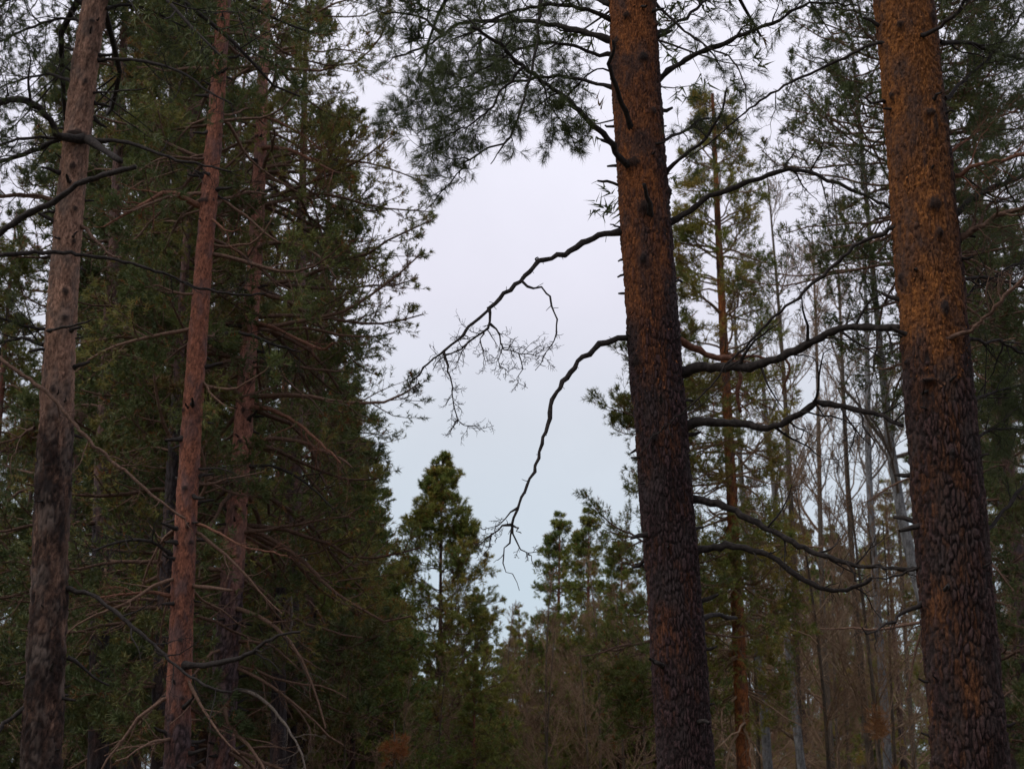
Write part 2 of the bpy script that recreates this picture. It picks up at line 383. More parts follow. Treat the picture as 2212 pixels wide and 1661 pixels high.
def trunk_mesh(name, tr, org, mat, old_fn, nu, dz, cell=(0.035, 0.10), depth=0.012, seed=0, knots=(), fine_range=None, side_old=0.0, orange_depth=0.5):
    zs = []
    z = -0.15
    lo, hi = fine_range if fine_range else (0, tr.H)
    while z < tr.H - 0.02:
        zs.append(z); z += dz if lo <= z <= hi else 0.12
    zs.append(tr.H)
    zs = np.array(zs); nv = len(zs)
    th = np.arange(nu) * 2 * math.pi / nu
    if nu > 100: th = th - 0.55 * np.sin(th + math.pi / 2)      # finer toward the open side
    TH, ZZ = np.meshgrid(th, zs, indexing='xy')         # (nv, nu)
    R = tr.r(zs)[:, None] * np.ones_like(TH)
    rm = max(float(np.mean(tr.r(np.linspace(lo, hi, 10)))), 0.02)
    per = max(6, round(2 * math.pi * rm / cell[0]))
    U = TH / (2 * math.pi) * per; Vv = ZZ / cell[1]
    wu = vnoise(U * 1.0, Vv * 2.2, per, seed + 1) - 0.5; wv = vnoise(U * 0.5 if per % 2 == 0 else U, Vv * 1.0, per // 2 if per % 2 == 0 else per, seed + 2) - 0.5
    Uw = U + 0.7 * wu; Vw = Vv + 0.9 * wv
    f1, f2, cid = worley(Uw, Vw, per, seed + 3)
    edge = smooth(f2 - f1, 0.03, 0.33)
    # second, finer scale of flakes
    per2 = per * 2
    g1, g2, cid2 = worley(U * 2 + 1.2 * wu, ZZ / (cell[0] * 1.1) + wv, per2, seed + 11)
    edge2 = smooth(g2 - g1, 0.02, 0.30)
    big = vnoise(TH / (2 * math.pi) * 3, ZZ * 1.1, 3, seed + 20)
    mid = vnoise(TH / (2 * math.pi) * 8, ZZ * 4.0, 8, seed + 21)
    old = np.clip(old_fn(ZZ) + (big - 0.5) * 0.7 + (mid - 0.5) * 0.6 + (cid - 0.5) * 0.6, 0, 1)
    if side_old:      # more of the dark furrowed bark on the right flank
        old = np.clip(old + side_old * np.clip(np.cos(TH + 0.2), 0, 1) ** 4, 0, 1)
    knot = np.zeros_like(R); bump = np.zeros_like(R)
    for (kx, kz, kw, kh) in knots:         # kx: -1..1 across the front
        th0 = -math.pi / 2 + math.asin(max(-0.98, min(0.98, kx)))
        dth = (TH - th0 + math.pi) % (2 * math.pi) - math.pi
        q = (dth * R / kw) ** 2 + ((ZZ - kz) / kh) ** 2
        wob = 0.25 + 1.3 * mid + 1.1 * cid2 + 0.3 * cid
        e = np.exp(-q * wob * 1.6)
        knot = np.maximum(knot, np.clip(e * 1.7 - 0.25, 0, 0.9)); bump += e * 0.03
    h_old = depth * (edge * (0.6 + 0.8 * cid) + 0.35 * edge2 * cid2)
    h_or = depth * orange_depth * (edge2 * (0.3 + cid2) + 0.5 * edge * cid)
    H = h_or * (1 - old) + h_old * old + 0.03 * rm * (mid - 0.5) * 2 + 0.05 * rm * (big - 0.5) + bump
    fade = np.clip(R / (0.6 * rm), 0.1, 1)
    Rf = R + (H - depth * 0.6) * fade
    V = np.stack([tr.x(zs)[:, None] + Rf * np.cos(TH) - org[0], tr.y(zs)[:, None] + Rf * np.sin(TH) - org[1], ZZ - org[2]], -1)
    ii = np.arange(nv * nu).reshape(nv, nu)
    a0 = ii[:-1]; a1 = ii[1:]
    Q = np.stack([a0, np.roll(a0, -1, 1), np.roll(a1, -1, 1), a1], -1).reshape(-1, 4)
    gap = (1 - edge) * old * 1.0 + (1 - edge2) * 0.45 * (1 - old)
    plate = np.where(old > 0.5, cid, cid2)
    return mesh_np(name, V, Q, attrs={'old': old, 'plate': plate, 'gap': gap, 'knot': knot}, mats=(mat,))

def flakes(name, tr, org, mat, z0, z1, cnt, size, seed=0):
    """thin curled plates of loose bark standing off the trunk"""
    r = np.random.default_rng(seed + 900)
    th = r.uniform(0, 2 * math.pi, cnt); z = r.uniform(z0, z1, cnt)
    nrm = np.stack([np.cos(th), np.sin(th), np.zeros(cnt)], 1); tan = np.stack([-np.sin(th), np.cos(th), np.zeros(cnt)], 1)
    upv = nz(np.array([0, 0, 1.0]) + tan * r.normal(size=(cnt, 1)) * 0.3)
    R = tr.r(z) - 0.002
    c = np.stack([tr.x(z), tr.y(z), z], 1) + nrm * R[:, None] - np.array(org)
    L = size * r.uniform(0.5, 1.5, cnt)[:, None]; wd = L * r.uniform(0.3, 0.7, cnt)[:, None]
    sg = np.where(r.uniform(size=cnt) < 0.75, -1.0, 1.0)[:, None]
    lift = r.uniform(0.15, 0.6, cnt)[:, None] * L
    p0 = c - tan * wd * .5; p1 = c + tan * wd * .5
    q0 = c + upv * sg * L * .55 - tan * wd * .45 + nrm * lift * .35; q1 = c + upv * sg * L * .55 + tan * wd * .5 + nrm * lift * .35
    e0 = c + upv * sg * L - tan * wd * .15 + nrm * lift; e1 = c + upv * sg * L * .9 + tan * wd * .25 + nrm * lift * 1.1
    V = np.stack([p0, p1, q0, q1, e0, e1], 1)
    b = np.arange(cnt)[:, None] * 6
    Q = np.concatenate([b + np.array([[0, 1, 3, 2]]), b + np.array([[2, 3, 5, 4]])])
    zero = np.zeros(cnt * 6)
    return mesh_np(name, V, Q, attrs={'old': zero, 'plate': np.repeat(r.uniform(0.0, 0.7, cnt), 6), 'gap': zero, 'knot': zero}, mats=(mat,), smooth=False)

def stubs(tr, org, z0, z1, cnt, k, seed=0):
    r = np.random.default_rng(seed + 50); tb = Tubes()
    z = r.uniform(z0, z1, cnt); az = r.uniform(0, 2 * math.pi, cnt); L = r.uniform(0.03, 0.16, cnt) * k; el = r.uniform(-0.3, 0.5, cnt)
    d = np.stack([np.cos(az) * np.cos(el), np.sin(az) * np.cos(el), np.sin(el)], 1); nrm = np.stack([np.cos(az), np.sin(az), 0 * az], 1)
    c = np.stack([tr.x(z), tr.y(z), z], 1) - np.array(org) + nrm * (tr.r(z) * 0.8)[:, None]
    f = np.linspace(0, 1, 4)[None, :, None]
    P = c[:, None] + d[:, None] * f * (L + tr.r(z) * 0.25)[:, None, None] + r.normal(size=(cnt, 4, 3)) * 0.006
    tb.add(P, (0.006 + L * 0.09)[:, None] * np.array([[1.7, 1.0, 0.85, 0.55]]), 6, rough=0.1)
    return tb.mesh('dead_stubs', M_TWIG_DARK)

# ---------------------------------------------------------------- procedural pine crown
def whorl_limbs(tr, org, z0, z1, Rfun, per_m, n=9, seed=0, el0=-5, el1=45, droop=-0.25, tipup=0.35, rfac=0.30, wob=0.17, clear_front=0.0, lvar=(0.5, 1.2), whorl=0.62):
    """limbs along the trunk between z0 and z1"""
    cnt = max(3, int((z1 - z0) * per_m))
    z = np.sort(rng.uniform(z0, z1, cnt))
    z = np.clip(z + 0.62 * (np.round(z / whorl) * whorl - z), z0, z1)            # loosely in whorls
    t = np.clip((z - z0) / (z1 - z0), 0, 1)
    az = rng.uniform(0, 2 * math.pi, cnt)
    if clear_front:
        fr = (np.sin(az) < -0.25) & (rng.uniform(size=cnt) < clear_front)
        az = np.where(fr, rng.choice([0.0, math.pi], cnt) + rng.uniform(-0.5, 0.8, cnt) * np.where(rng.uniform(size=cnt) < .5, 1, 1), az)
    L = Rfun(z) * rng.uniform(lvar[0], lvar[1], cnt)
    el = np.radians(el0 + (el1 - el0) * t ** 1.3 + rng.normal(size=cnt) * 8)
    d = np.stack([np.cos(az) * np.cos(el), np.sin(az) * np.cos(el), np.sin(el)], 1)
    r = tr.r(z)
    cur = np.stack([tr.x(z), tr.y(z), z], 1) - np.array(org)
    pts = [cur]
    for j in range(n - 1):
        f = j / (n - 2)
        d = nz(d + wob * rng.normal(size=d.shape) + np.array([0, 0, (droop * (1 - f) * 1.2 + tipup * f) / 2.5]))
        cur = cur + d * (L / (n - 1))[:, None]; pts.append(cur)
    P = np.stack(pts, 1)
    rb = np.minimum(r * rfac, 0.008 + L * 0.011)
    R = rb[:, None] * np.linspace(1, 0.25, n)[None] + 0.002
    return P, R, t

def crown(tr, org, z0, z1, Rfun, per_m=9, sub=9, twg=6, tufts=2, nn=14, nL=0.09, nw=0.007, nmat=None, bmat=None, tint=(0.35, 0.18), tint_t=0.0,
          dens=1.0, dead=None, name='pine', tw_min=0.004, sub0=0.30, spread=(16, 80), bare=(), **kw):
    P, R, t = whorl_limbs(tr, org, z0, z1, Rfun, per_m, **kw)
    tb = Tubes(); tb.add(P, R, 6, val=rng.uniform(-0.1, 0.2, len(P)))
    P2, R2 = spawn(P, R, sub, s0=sub0, a=0.62, b=0.16, ang=50, n=5, up=0.08, grow=0.4, flat=0.6, wob=0.14, rmin=tw_min)
    def open_(p):           # foliage-free pockets (x0, x1, y limit) around the stem
        k = np.ones(len(p), bool)
        for (x0, x1, ym) in bare:
            k &= ~((p[:, 0] - tr.x(p[:, 2]) + org[0] > x0) & (p[:, 0] - tr.x(p[:, 2]) + org[0] < x1) & (p[:, 1] < ym))
        return k
    tb.add(P2[open_(P2[:, 2])], R2[open_(P2[:, 2])], 3)
    P3, R3 = spawn(P2, R2, twg, s0=0.15, a=0.42, b=0.10, ang=48, n=2, up=0.4, grow=0, flat=0.4, wob=0.15, rmin=tw_min * 0.7)
    tb.spikes(P3[open_(P3[:, 1])], tw_min * 2.2)
    lim = np.repeat(np.arange(len(P)), sub)
    limb_t = rng.normal(size=len(P)) * tint[1] * 0.7
    lim3 = np.repeat(lim, twg)
    Ll = np.linalg.norm(P[:, -1] - P[:, 0], axis=1)
    C, D, TT, LL_ = [], [], [], []
    def add_t(pos, dr, li):
        C.append(pos); D.append(dr); TT.append(tint[0] + limb_t[li] + tint_t * (t[li] - 0.5)); LL_.append(Ll[li])
    for Pq, li in ((P2, lim), (P3, lim3), (P, np.arange(len(P)))):
        dr = nz(Pq[:, -1] - Pq[:, -2]); add_t(Pq[:, -1] - dr * 0.04, dr + np.array([0, 0, 0.25]), li)
    for k in range(2):
        q = rng.uniform(0.35, 0.9, (len(P2), 1)); add_t(interp(P2, q)[:, 0], nz(P2[:, -1] - P2[:, 0]) + rng.normal(size=(len(P2), 3)) * 0.4 + np.array([0, 0, 0.35]), lim)
    for k in range(tufts - 1):
        q = rng.uniform(0.3, 0.8, (len(P3), 1)); add_t(interp(P3, q)[:, 0], nz(P3[:, -1] - P3[:, 0]) + rng.normal(size=(len(P3), 3)) * 0.35 + np.array([0, 0, 0.2]), lim3)
    C = np.concatenate(C); D = np.concatenate(D); TT = np.concatenate(TT); LL_ = np.concatenate(LL_)
    kp = (rng.uniform(size=len(C)) < np.clip(LL_ / 0.9, 0.2, 1)) & open_(C)
    C, D, TT = C[kp], D[kp], TT[kp]
    TT = TT + rng.normal(size=len(TT)) * tint[1] * 0.4
    br = rng.uniform(size=len(TT)) < 0.05
    TT = np.where(br, 0.95, np.clip(TT, 0.02, 0.84))
    if dens < 1:
        kp = rng.uniform(size=len(C)) < dens; C, D, TT = C[kp], D[kp], TT[kp]
    if dead is not None:                    # bare dead limbs under the crown
        zd0, zd1, dper, dR = dead
        Pd, Rd, _ = whorl_limbs(tr, org, zd0, zd1, lambda z: dR + 0 * z, dper, el0=-15, el1=15, droop=-0.35, tipup=0.1, wob=0.16)
        tb.add(Pd, Rd, 6, val=0.1)
        Pe, Re = spawn(Pd, Rd, 7, s0=0.25, a=0.4, b=0.1, ang=50, n=5, up=-0.1, flat=0.3, wob=0.22, rmin=tw_min)
        tb.add(Pe, Re, 3)
        Pf, Rf = spawn(Pe, Re, 4, s0=0.3, a=0.5, b=0.06, ang=45, n=2, up=-0.05, flat=0.2, wob=0.25, rmin=tw_min * 0.7)
        tb.spikes(Pf, tw_min * 2.0)
    bm_ = tb.mesh(name + '_limbs', bmat or M_TWIG_MID)
    nm_ = tuft_mesh(name + '_needles', C, D, TT, nn, nL, nw, 0.10 * nL / 0.09, nmat or M_NEEDLE, spread=spread)
    return bm_, nm_

def put(root, tmesh, bmesh_, nmesh, tname='trunk'):
    if tmesh: link('trunk', tmesh, root)
    if bmesh_:
        b = link('limbs_and_twigs', bmesh_, root); b['kind'] = 'stuff'
    if nmesh:
        c = link('crown', nmesh, root); c['kind'] = 'stuff'

# ---------------------------------------------------------------- traced limbs
def catmull(P, n):
    P = np.asarray(P, float); m = len(P)
    if m == 2: return P[0] + (P[1] - P[0]) * np.linspace(0, 1, n)[:, None]
    E = np.vstack([2 * P[0] - P[1], P, 2 * P[-1] - P[-2]])
    L = np.concatenate([[0], np.cumsum(np.linalg.norm(np.diff(P, axis=0), axis=1))]); x = np.linspace(0, L[-1] * 0.99999, n)
    i = np.searchsorted(L, x, 'right') - 1; f = ((x - L[i]) / (L[i + 1] - L[i]))[:, None]
    p0, p1, p2, p3 = E[i], E[i + 1], E[i + 2], E[i + 3]
    return 0.5 * (2 * p1 + (p2 - p0) * f + (2 * p0 - 5 * p1 + 4 * p2 - p3) * f ** 2 + (-p0 + 3 * p1 - 3 * p2 + p3) * f ** 3)

def traced(root, org, d, pts, w0, w1, dz0=0.0, dz1=0.0, mat=None, side=None, live=None, kids=(), jag=0.006):
    """one limb of a near tree; kids are its own forks (same record form)"""
    mat = mat or M_TWIG_DARK
    tb = Tubes(); NC, ND, NT = [], [], []
    def one(pts, w0, w1, dz0, dz1, side, live):
        pp = np.array(pts, float); L = np.concatenate([[0], np.cumsum(np.hypot(*np.diff(pp, axis=0).T))]); L /= L[-1]
        X = np.array([W(a, b, d + dz0 + (dz1 - dz0) * l)[0] for (a, b), l in zip(pp, L)])
        n = int(max(6, min(60, np.hypot(*np.diff(pp, axis=0).T).sum() / 14)))
        P = catmull(X, n) - np.array(org)
        P[1:-1] += rng.normal(size=(n - 2, 3)) * jag
        k = d / F * 1.05
        R = np.linspace(w0, w1, n) / 2 * k
        R = R * (1 + 0.10 * rng.normal(size=n).clip(-1.5, 1.5)) * (1 + 0.45 * np.exp(-np.arange(n) * 0.9))
        if w1 >= 3:
            P = np.vstack([P, P[-1] + nz(P[-1] - P[-2]) * R[-1] * 0.5]); R = np.append(R, R[-1] * 0.08)
        tb.add(P, R, 9 if w0 > 6 else 6, rough=0.08)
        if w0 > 4:
            Ln = np.linalg.norm(np.diff(P, axis=0), axis=1).sum()
            P5, R5 = spawn(P[None], R[None], max(2, int(Ln * 9)), s0=0.06, s1=0.95, absL=(0.015, 0.07), ang=62, n=3, flat=0.0, wob=0.2, rmin=0.0028, rr=0.35, r_end=0.5)
            tb.add(P5, R5, 4)
        if side:
            Pm, Rm = P[None], R[None]
            cnt = side[0]; ab = side[1]; 
            P2, R2 = spawn(Pm, Rm, cnt, s0=side[2] if len(side) > 2 else 0.2, absL=(ab * 0.4, ab * 1.2), ang=52, n=7, up=-0.05, grow=(-0.1 if not live else 0.15), flat=0.25, wob=0.2, rmin=0.0022, rr=0.5)
            tb.add(P2, R2, 5)
            P3, R3 = spawn(P2, R2, 5, s0=0.15, absL=(ab * 0.15, ab * 0.5), ang=48, n=5, up=0.05, grow=(0.0 if not live else 0.3), flat=0.2, wob=0.24, rmin=0.0017)
            tb.add(P3, R3, 4)
            P4, R4 = spawn(P3, R3, 3, s0=0.2, absL=(ab * 0.06, ab * 0.25), ang=45, n=4, up=0.08, grow=0.2 if live else 0.0, flat=0.1, wob=0.25, rmin=0.0014)
            tb.add(P4, R4, 3)
            if live:
                for Pq in (P2, P3, P4):
                    kp = rng.uniform(size=len(Pq)) < live
                    e = Pq[kp, -1]; dr = nz(Pq[kp, -1] - Pq[kp, -2])
                    cl = rng.normal(size=len(e)) * 0.12
                    NC.append(e - dr * 0.03); ND.append(dr); NT.append(0.3 + cl)
    one(pts, w0, w1, dz0, dz1, side, live)
    for kd in kids:
        kp, kw0, kw1, kz0, kz1 = kd[:5]; one(kp, kw0, kw1, kz0, kz1, kd[5] if len(kd) > 5 else None, kd[6] if len(kd) > 6 else None)
    o = link('branch', tb.mesh('branch', mat), root)
    if NC:
        C = np.concatenate(NC); D = np.concatenate(ND); TT = np.clip(np.concatenate(NT), 0.02, 0.8)
        q = link('needles', tuft_mesh('needles', C, D, TT, 34, 0.062, 0.0024 * (d / 9.3) ** 1.8, 0.06, M_NEEDLE_DARK, spread=(15, 80)), o); q['kind'] = 'stuff'
    return o

#==== TREES ====
def zat(py, d): return W(0, py, d)[0][2]

# ---- A: the big pine right of the centre
dA = 9.3
trA = Trunk(dA, [(0,1316,1419),(100,1318,1421),(200,1321,1424),(325,1330,1432),(400,1335,1439),(500,1341,1451),(650,1354,1461),(800,1361,1477),(1030,1381,1489),(1230,1396,1506),(1430,1409,1526),(1661,1421,1545)], 17.0)
orgA = (float(trA.x(0)), dA, 0)
A = thing('pine_tree', 'tall red-barked pine right of centre with two bare boughs drooping over the sky gap', 'pine tree', orgA)
kA = []
for (px, py, wd, ht) in [(1385,150,18,22),(1350,60,12,16),(1405,262,14,16),(1365,372,20,18),(1388,470,24,30),(1386,580,14,22),(1412,70,10,14),(1440,420,14,20),(1375,790,16,24),(1410,960,12,20),(1330,110,10,20)]:
    z = zat(py, dA); k = W(px, py, dA)[1]; r = float(trA.r(z)); cx = (px - 1106) / F * k
    kA.append(((cx - float(trA.x(z))) / r, z, wd * k / F, ht * k / F))
zA = [zat(y, dA) for y in (560, 820)]
link('trunk', trunk_mesh('pine_trunk_a', trA, orgA, M_BARK_A, lambda z: 0.98 - 0.86 * smooth(z, zA[1], zA[0]) , 138, 0.0092, cell=(0.019, 0.075), depth=0.012, seed=3, knots=kA, fine_range=(1.6, 7.6), side_old=0.7), A)
fl = link('bark_flakes', flakes('bark_flakes', trA, orgA, M_BARK_A, 4.3, 7.6, 900, 0.018, 1), A); fl['kind'] = 'stuff'
sb = link('dead_stubs', stubs(trA, orgA, 2, 7.6, 46, 0.8, 1), A); sb['kind'] = 'stuff'
def bA(*a, **k): return traced(A, orgA, dA, *a, **k)
# bare drooping pair over the gap
bA([(1350,500),(1310,505),(1270,520),(1225,545),(1165,566),(1130,600),(1085,640),(1055,668),(1015,705),(1000,725),(958,760),(918,790),(893,820),(870,840)], 14, 2.5, 0, -0.9,
   kids=[([(1056,665),(1059,700),(1046,720),(1011,740),(996,755),(960,768),(935,800)], 6, 1.5, -0.6, -0.8, (13, 0.18), None),
         ([(1059,700),(1081,722),(1086,750),(1110,760),(1141,765),(1176,770)], 4.5, 1.3, -0.6, -0.7, (13, 0.19), None),
         ([(1126,606),(1151,625),(1171,625),(1186,637),(1189,660),(1204,695),(1202,725),(1194,745),(1181,765),(1156,800)], 5, 1.3, -0.5, -0.9, (5, 0.07, 0.6), None),
         ([(958,760),(968,795),(978,830),(980,880),(998,910),(1038,930)], 4.5, 1.2, -0.8, -0.9, (12, 0.13, 0.35), None),
         ([(990,905),(975,925),(968,945)], 2.2, 1, -0.85, -0.9),
         ([(1011,740),(990,775),(985,800)], 2.5, 1, -0.7, -0.8, (4, 0.08), None),
         ([(1046,720),(1040,750),(1050,790)], 2.5, 1, -0.7, -0.8, (6, 0.10), None),
         ([(1086,750),(1080,780),(1100,810)], 2.2, 1, -0.7, -0.8, (6, 0.10), None),
         ([(1120,762),(1130,790),(1115,820),(1140,838)], 2.0, 1, -0.7, -0.8, (6, 0.09), None),
         ([(1163,566),(1158,562),(1163,557)], 4, 2, -0.3, -0.3),
         ([(1005,718),(1006,726),(1012,733)], 3, 1.2, -0.7, -0.7),
         ([(918,790),(905,810),(895,835),(880,850)], 2.2, 1, -0.85, -0.9, (4, 0.08), None)])
bA([(1365,730),(1320,735),(1290,748),(1260,770),(1235,800),(1210,835),(1192,860),(1188,890),(1180,930),(1165,980),(1148,1030),(1135,1060),(1120,1095),(1106,1133)], 13, 4.5, 0, -0.7,
   kids=[([(1106,1133),(1085,1136),(1065,1152),(1045,1168),(1032,1182)], 4.5, 1.4, -0.7, -0.8, (8, 0.09, 0.3), None),
         ([(1118,1097),(1095,1115),(1088,1130),(1068,1140),(1045,1143)], 3.5, 1.2, -0.7, -0.8, (5, 0.07, 0.3), None),
         ([(1106,1133),(1108,1150),(1114,1172),(1130,1192),(1145,1198),(1158,1192)], 4.2, 1.4, -0.7, -0.7, (4, 0.06, 0.5), None),
         ([(1140,1196),(1152,1210),(1160,1235)], 2, 0.9, -0.7, -0.7),
         ([(1106,1140),(1100,1165),(1088,1195),(1090,1225),(1110,1250),(1122,1275)], 3.5, 1.2, -0.7, -0.75),
         ([(1088,1195),(1078,1205),(1066,1215)], 2, 1, -0.7, -0.7),
         ([(1108,1135),(1118,1145),(1126,1152)], 3.2, 1.8, -0.7, -0.7),
         ([(1062,1152),(1058,1175),(1045,1200)], 2.5, 1, -0.75, -0.8, (4, 0.05), None)])
bA([(1345,400),(1320,395),(1291,391)], 7, 5, 0, -0.1)
bA([(1348,494),(1335,490),(1318,485)], 5, 2.5, 0, -0.1)
LV = 0.75
bA([(1368,368),(1345,345),(1316,305),(1266,255),(1221,210),(1171,175),(1131,145),(1071,90),(1020,60)], 15, 6, -0.1, -1.3, side=(12, 0.42, 0.45), live=LV)
bA([(1330,192),(1271,177),(1221,165),(1146,170),(1046,190),(996,230),(950,262),(900,290)], 9, 2.5, 0, 0.7, side=(22, 0.34, 0.15), live=LV)
bA([(1325,88),(1290,78),(1246,65),(1171,50),(1096,45),(998,50),(958,75),(923,100),(880,113),(848,125)], 15, 4, 0, 0.9, side=(14, 0.35, 0.1), live=LV,
   kids=[([(958,75),(923,45),(888,32),(850,28),(818,25)], 8, 2.5, 0.6, 0.8, (9, 0.28), 0.8),
         ([(920,105),(921,130),(918,150),(908,165),(910,190)], 4.5, 2, 0.7, 0.8),
         ([(880,113),(900,118),(896,132)], 3, 1.5, 0.7, 0.7)])
bA([(1325,45),(1260,20),(1180,12),(1096,30),(1010,75),(960,95)], 11, 3, 0, -0.6, side=(18, 0.36, 0.15), live=LV)
bA([(1171,-30),(1166,30),(1161,75),(1146,165),(1121,250),(1096,300),(1046,325),(1013,345),(993,372),(958,410),(948,425),(913,460)], 9, 1.6, -0.4, -0.9, side=(8, 0.20, 0.45), live=0.7,
   kids=[([(1096,300),(1075,330),(1060,355)], 3.5, 2, -0.7, -0.75), ([(993,372),(996,388),(990,398)], 2.4, 1.5, -0.8, -0.8),
         ([(958,410),(935,425),(910,440)], 1.8, 1, -0.85, -0.9), ([(1013,345),(985,342),(960,348)], 3, 1.5, -0.8, -0.85, (2, 0.12), 0.5)])
bA([(1328,120),(1280,115),(1210,95),(1140,100),(1070,135),(1000,170),(960,200),(930,240)], 9, 2, 0, -0.3, side=(20, 0.30, 0.2), live=LV)
bA([(1328,160),(1290,150),(1240,190),(1200,230),(1190,270),(1185,310)], 5, 1.5, 0.1, 0.5, side=(14, 0.24, 0.2), live=LV)
bA([(1131,145),(1090,190),(1060,235),(1010,270),(950,300),(900,320)], 6, 1.5, -1.1, -0.9, side=(18, 0.26, 0.15), live=0.8)
bA([(1171,175),(1180,215),(1210,260),(1230,290),(1262,310)], 4, 1.2, -0.9, -0.8, side=(10, 0.16, 0.2), live=0.6)
bA([(1046,190),(980,190),(920,205),(870,240),(830,270)], 5, 1.5, 0.5, 0.8, side=(14, 0.26, 0.2), live=0.8)
bA([(1146,170),(1110,140),(1060,130),(980,140),(930,170)], 5, 1.5, 0.3, 0.5, side=(14, 0.26, 0.2), live=0.8)
bA([(1320,10),(1240,-15),(1130,-30),(1010,-20),(900,5),(850,60)], 11, 3, 0, 1.2, side=(20, 0.4, 0.15), live=0.8)
# right side
bA([(1415,178),(1423,172),(1471,135),(1577,87),(1640,62),(1677,45),(1752,8),(1852,12)], 14, 4, 0, -0.5, side=(14, 0.26, 0.25), live=0.45)
bA([(1415,8),(1426,18),(1461,50),(1521,100),(1566,120),(1590,140),(1607,185),(1612,240)], 7, 1.8, 0, -0.6, side=(12, 0.22, 0.2), live=0.35)
bA([(1412,82),(1421,75),(1476,40),(1526,0),(1560,-30)], 9, 5, 0, 0.4, side=(8, 0.25, 0.2), live=0.4)
bA([(1425,385),(1433,377),(1476,335),(1526,295),(1561,235),(1571,190)], 10, 4, 0, -0.4, side=(5, 0.18, 0.4), live=0.2)
bA([(1425,306),(1432,302),(1476,285),(1526,255),(1570,262)], 8, 3, 0, 0.5, side=(10, 0.22, 0.2), live=0.4)
bA([(1440,486),(1452,480),(1496,450),(1530,428),(1577,410),(1632,388),(1692,370),(1737,370),(1780,385),(1827,405),(1917,445),(1960,470)], 14, 5, 0, -0.35, side=(9, 0.32, 0.4),
   kids=[([(1692,370),(1700,350),(1707,340),(1722,322),(1735,332),(1740,350)], 4, 2, -0.2, -0.2), ([(1800,392),(1800,430),(1790,470)], 2.5, 1, -0.3, -0.3, (5, 0.12), None)])
bA([(1455,730),(1468,735),(1516,760),(1546,772),(1580,775),(1597,800),(1600,830),(1592,865),(1600,890)], 17, 7, 0.05, 0.3, mat=M_TWIG_RED, side=(6, 0.25, 0.5),
   kids=[([(1546,772),(1600,768),(1650,772),(1700,778),(1704,800),(1695,830),(1690,850)], 8, 4, 0.2, 0.4, (5, 0.2, 0.4), None)])
bA([(1468,805),(1480,800),(1520,793),(1577,793),(1630,790),(1680,775),(1730,750),(1780,725),(1830,706),(1880,705),(1950,708)], 21, 13, 0, -1.05, side=(9, 0.38, 0.25),
   kids=[([(1577,790),(1620,770),(1660,740)], 3, 1.5, -0.3, -0.3), ([(1825,706),(1832,690),(1836,676)], 4, 2, -0.7, -0.7)])
bA([(1478,920),(1490,915),(1520,910),(1600,915),(1650,924),(1690,915),(1730,890),(1765,872),(1830,880),(1900,897),(1950,920)], 20, 9, 0, -0.7, side=(8, 0.40, 0.35),
   kids=[([(1730,892),(1800,900),(1850,935),(1820,990),(1780,990)], 4, 1.5, -0.5, -0.4, (8, 0.2), None)])
bA([(1495,1078),(1505,1080),(1550,1088),(1590,1105),(1640,1133),(1700,1163),(1760,1193),(1830,1215),(1890,1226),(1977,1227)], 15, 7, 0, -0.6, side=(7, 0.30, 0.3),
   kids=[([(1825,1213),(1845,1235),(1850,1255),(1880,1240)], 3.5, 2, -0.45, -0.5)])
bA([(1500,1192),(1510,1190),(1550,1178),(1590,1182),(1650,1195),(1700,1225),(1740,1255),(1790,1273),(1830,1273),(1862,1262),(1882,1248)], 15, 8, 0, -0.3, side=(5, 0.25, 0.3),
   kids=[([(1780,1270),(1790,1262),(1812,1258)], 3, 1.5, -0.3, -0.3), ([(1660,1195),(1685,1185)], 3, 1.5, -0.2, -0.2)])
bA([(1500,1330),(1540,1330),(1590,1334)], 12, 9, 0.2, 0.6)
bA([(1446,605),(1462,606),(1473,609)], 6, 5, 0, 0.1)
# dead limbs on the face of the trunk
bA([(1366,282),(1358,262),(1341,220),(1326,175),(1316,140),(1322,110),(1324,88)], 13, 7, -0.13, -0.75)
bA([(1404,470),(1403,445),(1398,420),(1391,398)], 11, 8, -0.15, -0.40)
# crown above the frame
Pn, Nn = crown(trA, orgA, 8.4, 16.8, lambda z: 2.9 * np.sqrt(np.clip(1.03 - (z - 8) / 9.2, 0, 1)), per_m=4, sub=7, twg=4, tufts=2, nn=7, nL=0.12, nw=0.018, nmat=M_NEEDLE_DARK, bmat=M_TWIG_DARK, name='pine_a')
put(A, None, Pn, Nn)

# ---- B: the big pine at the right
dB = 8.1
trB = Trunk(dB, [(0,1885,2018),(200,1905,2037),(400,1927,2055),(600,1945,2077),(830,1952,2092),(1030,1975,2117),(1230,1985,2137),(1430,2000,2155),(1661,2015,2176)], 17.5)
orgB = (float(trB.x(0)), dB, 0)
B = thing('pine_tree', 'thickest pine, at the right, flaky bright orange bark turning dark toward its foot', 'pine tree', orgB)
kB = []
for (px, py, wd, ht) in [(2000,60,14,26),(1930,85,14,20),(1990,275,20,16),(2000,300,10,40),(1920,225,12,20),(2000,470,24,30),(2008,530,14,26),(2020,690,16,36),(1958,790,10,14),(1990,840,26,10),(2035,1000,10,20),(1945,610,10,22)]:
    z = zat(py, dB); k = W(px, py, dB)[1]; r = float(trB.r(z)); cx = (px - 1106) / F * k
    kB.append(((cx - float(trB.x(z))) / r, z, wd * k / F, ht * k / F))
zB = [zat(y, dB) for y in (600, 900)]
link('trunk', trunk_mesh('pine_trunk_b', trB, orgB, M_BARK_B, lambda z: 0.9 - 0.85 * smooth(z, zB[1], zB[0]), 148, 0.0092, cell=(0.021, 0.085), depth=0.014, seed=13, knots=kB, fine_range=(1.6, 6.9), side_old=0.9, orange_depth=0.6), B)
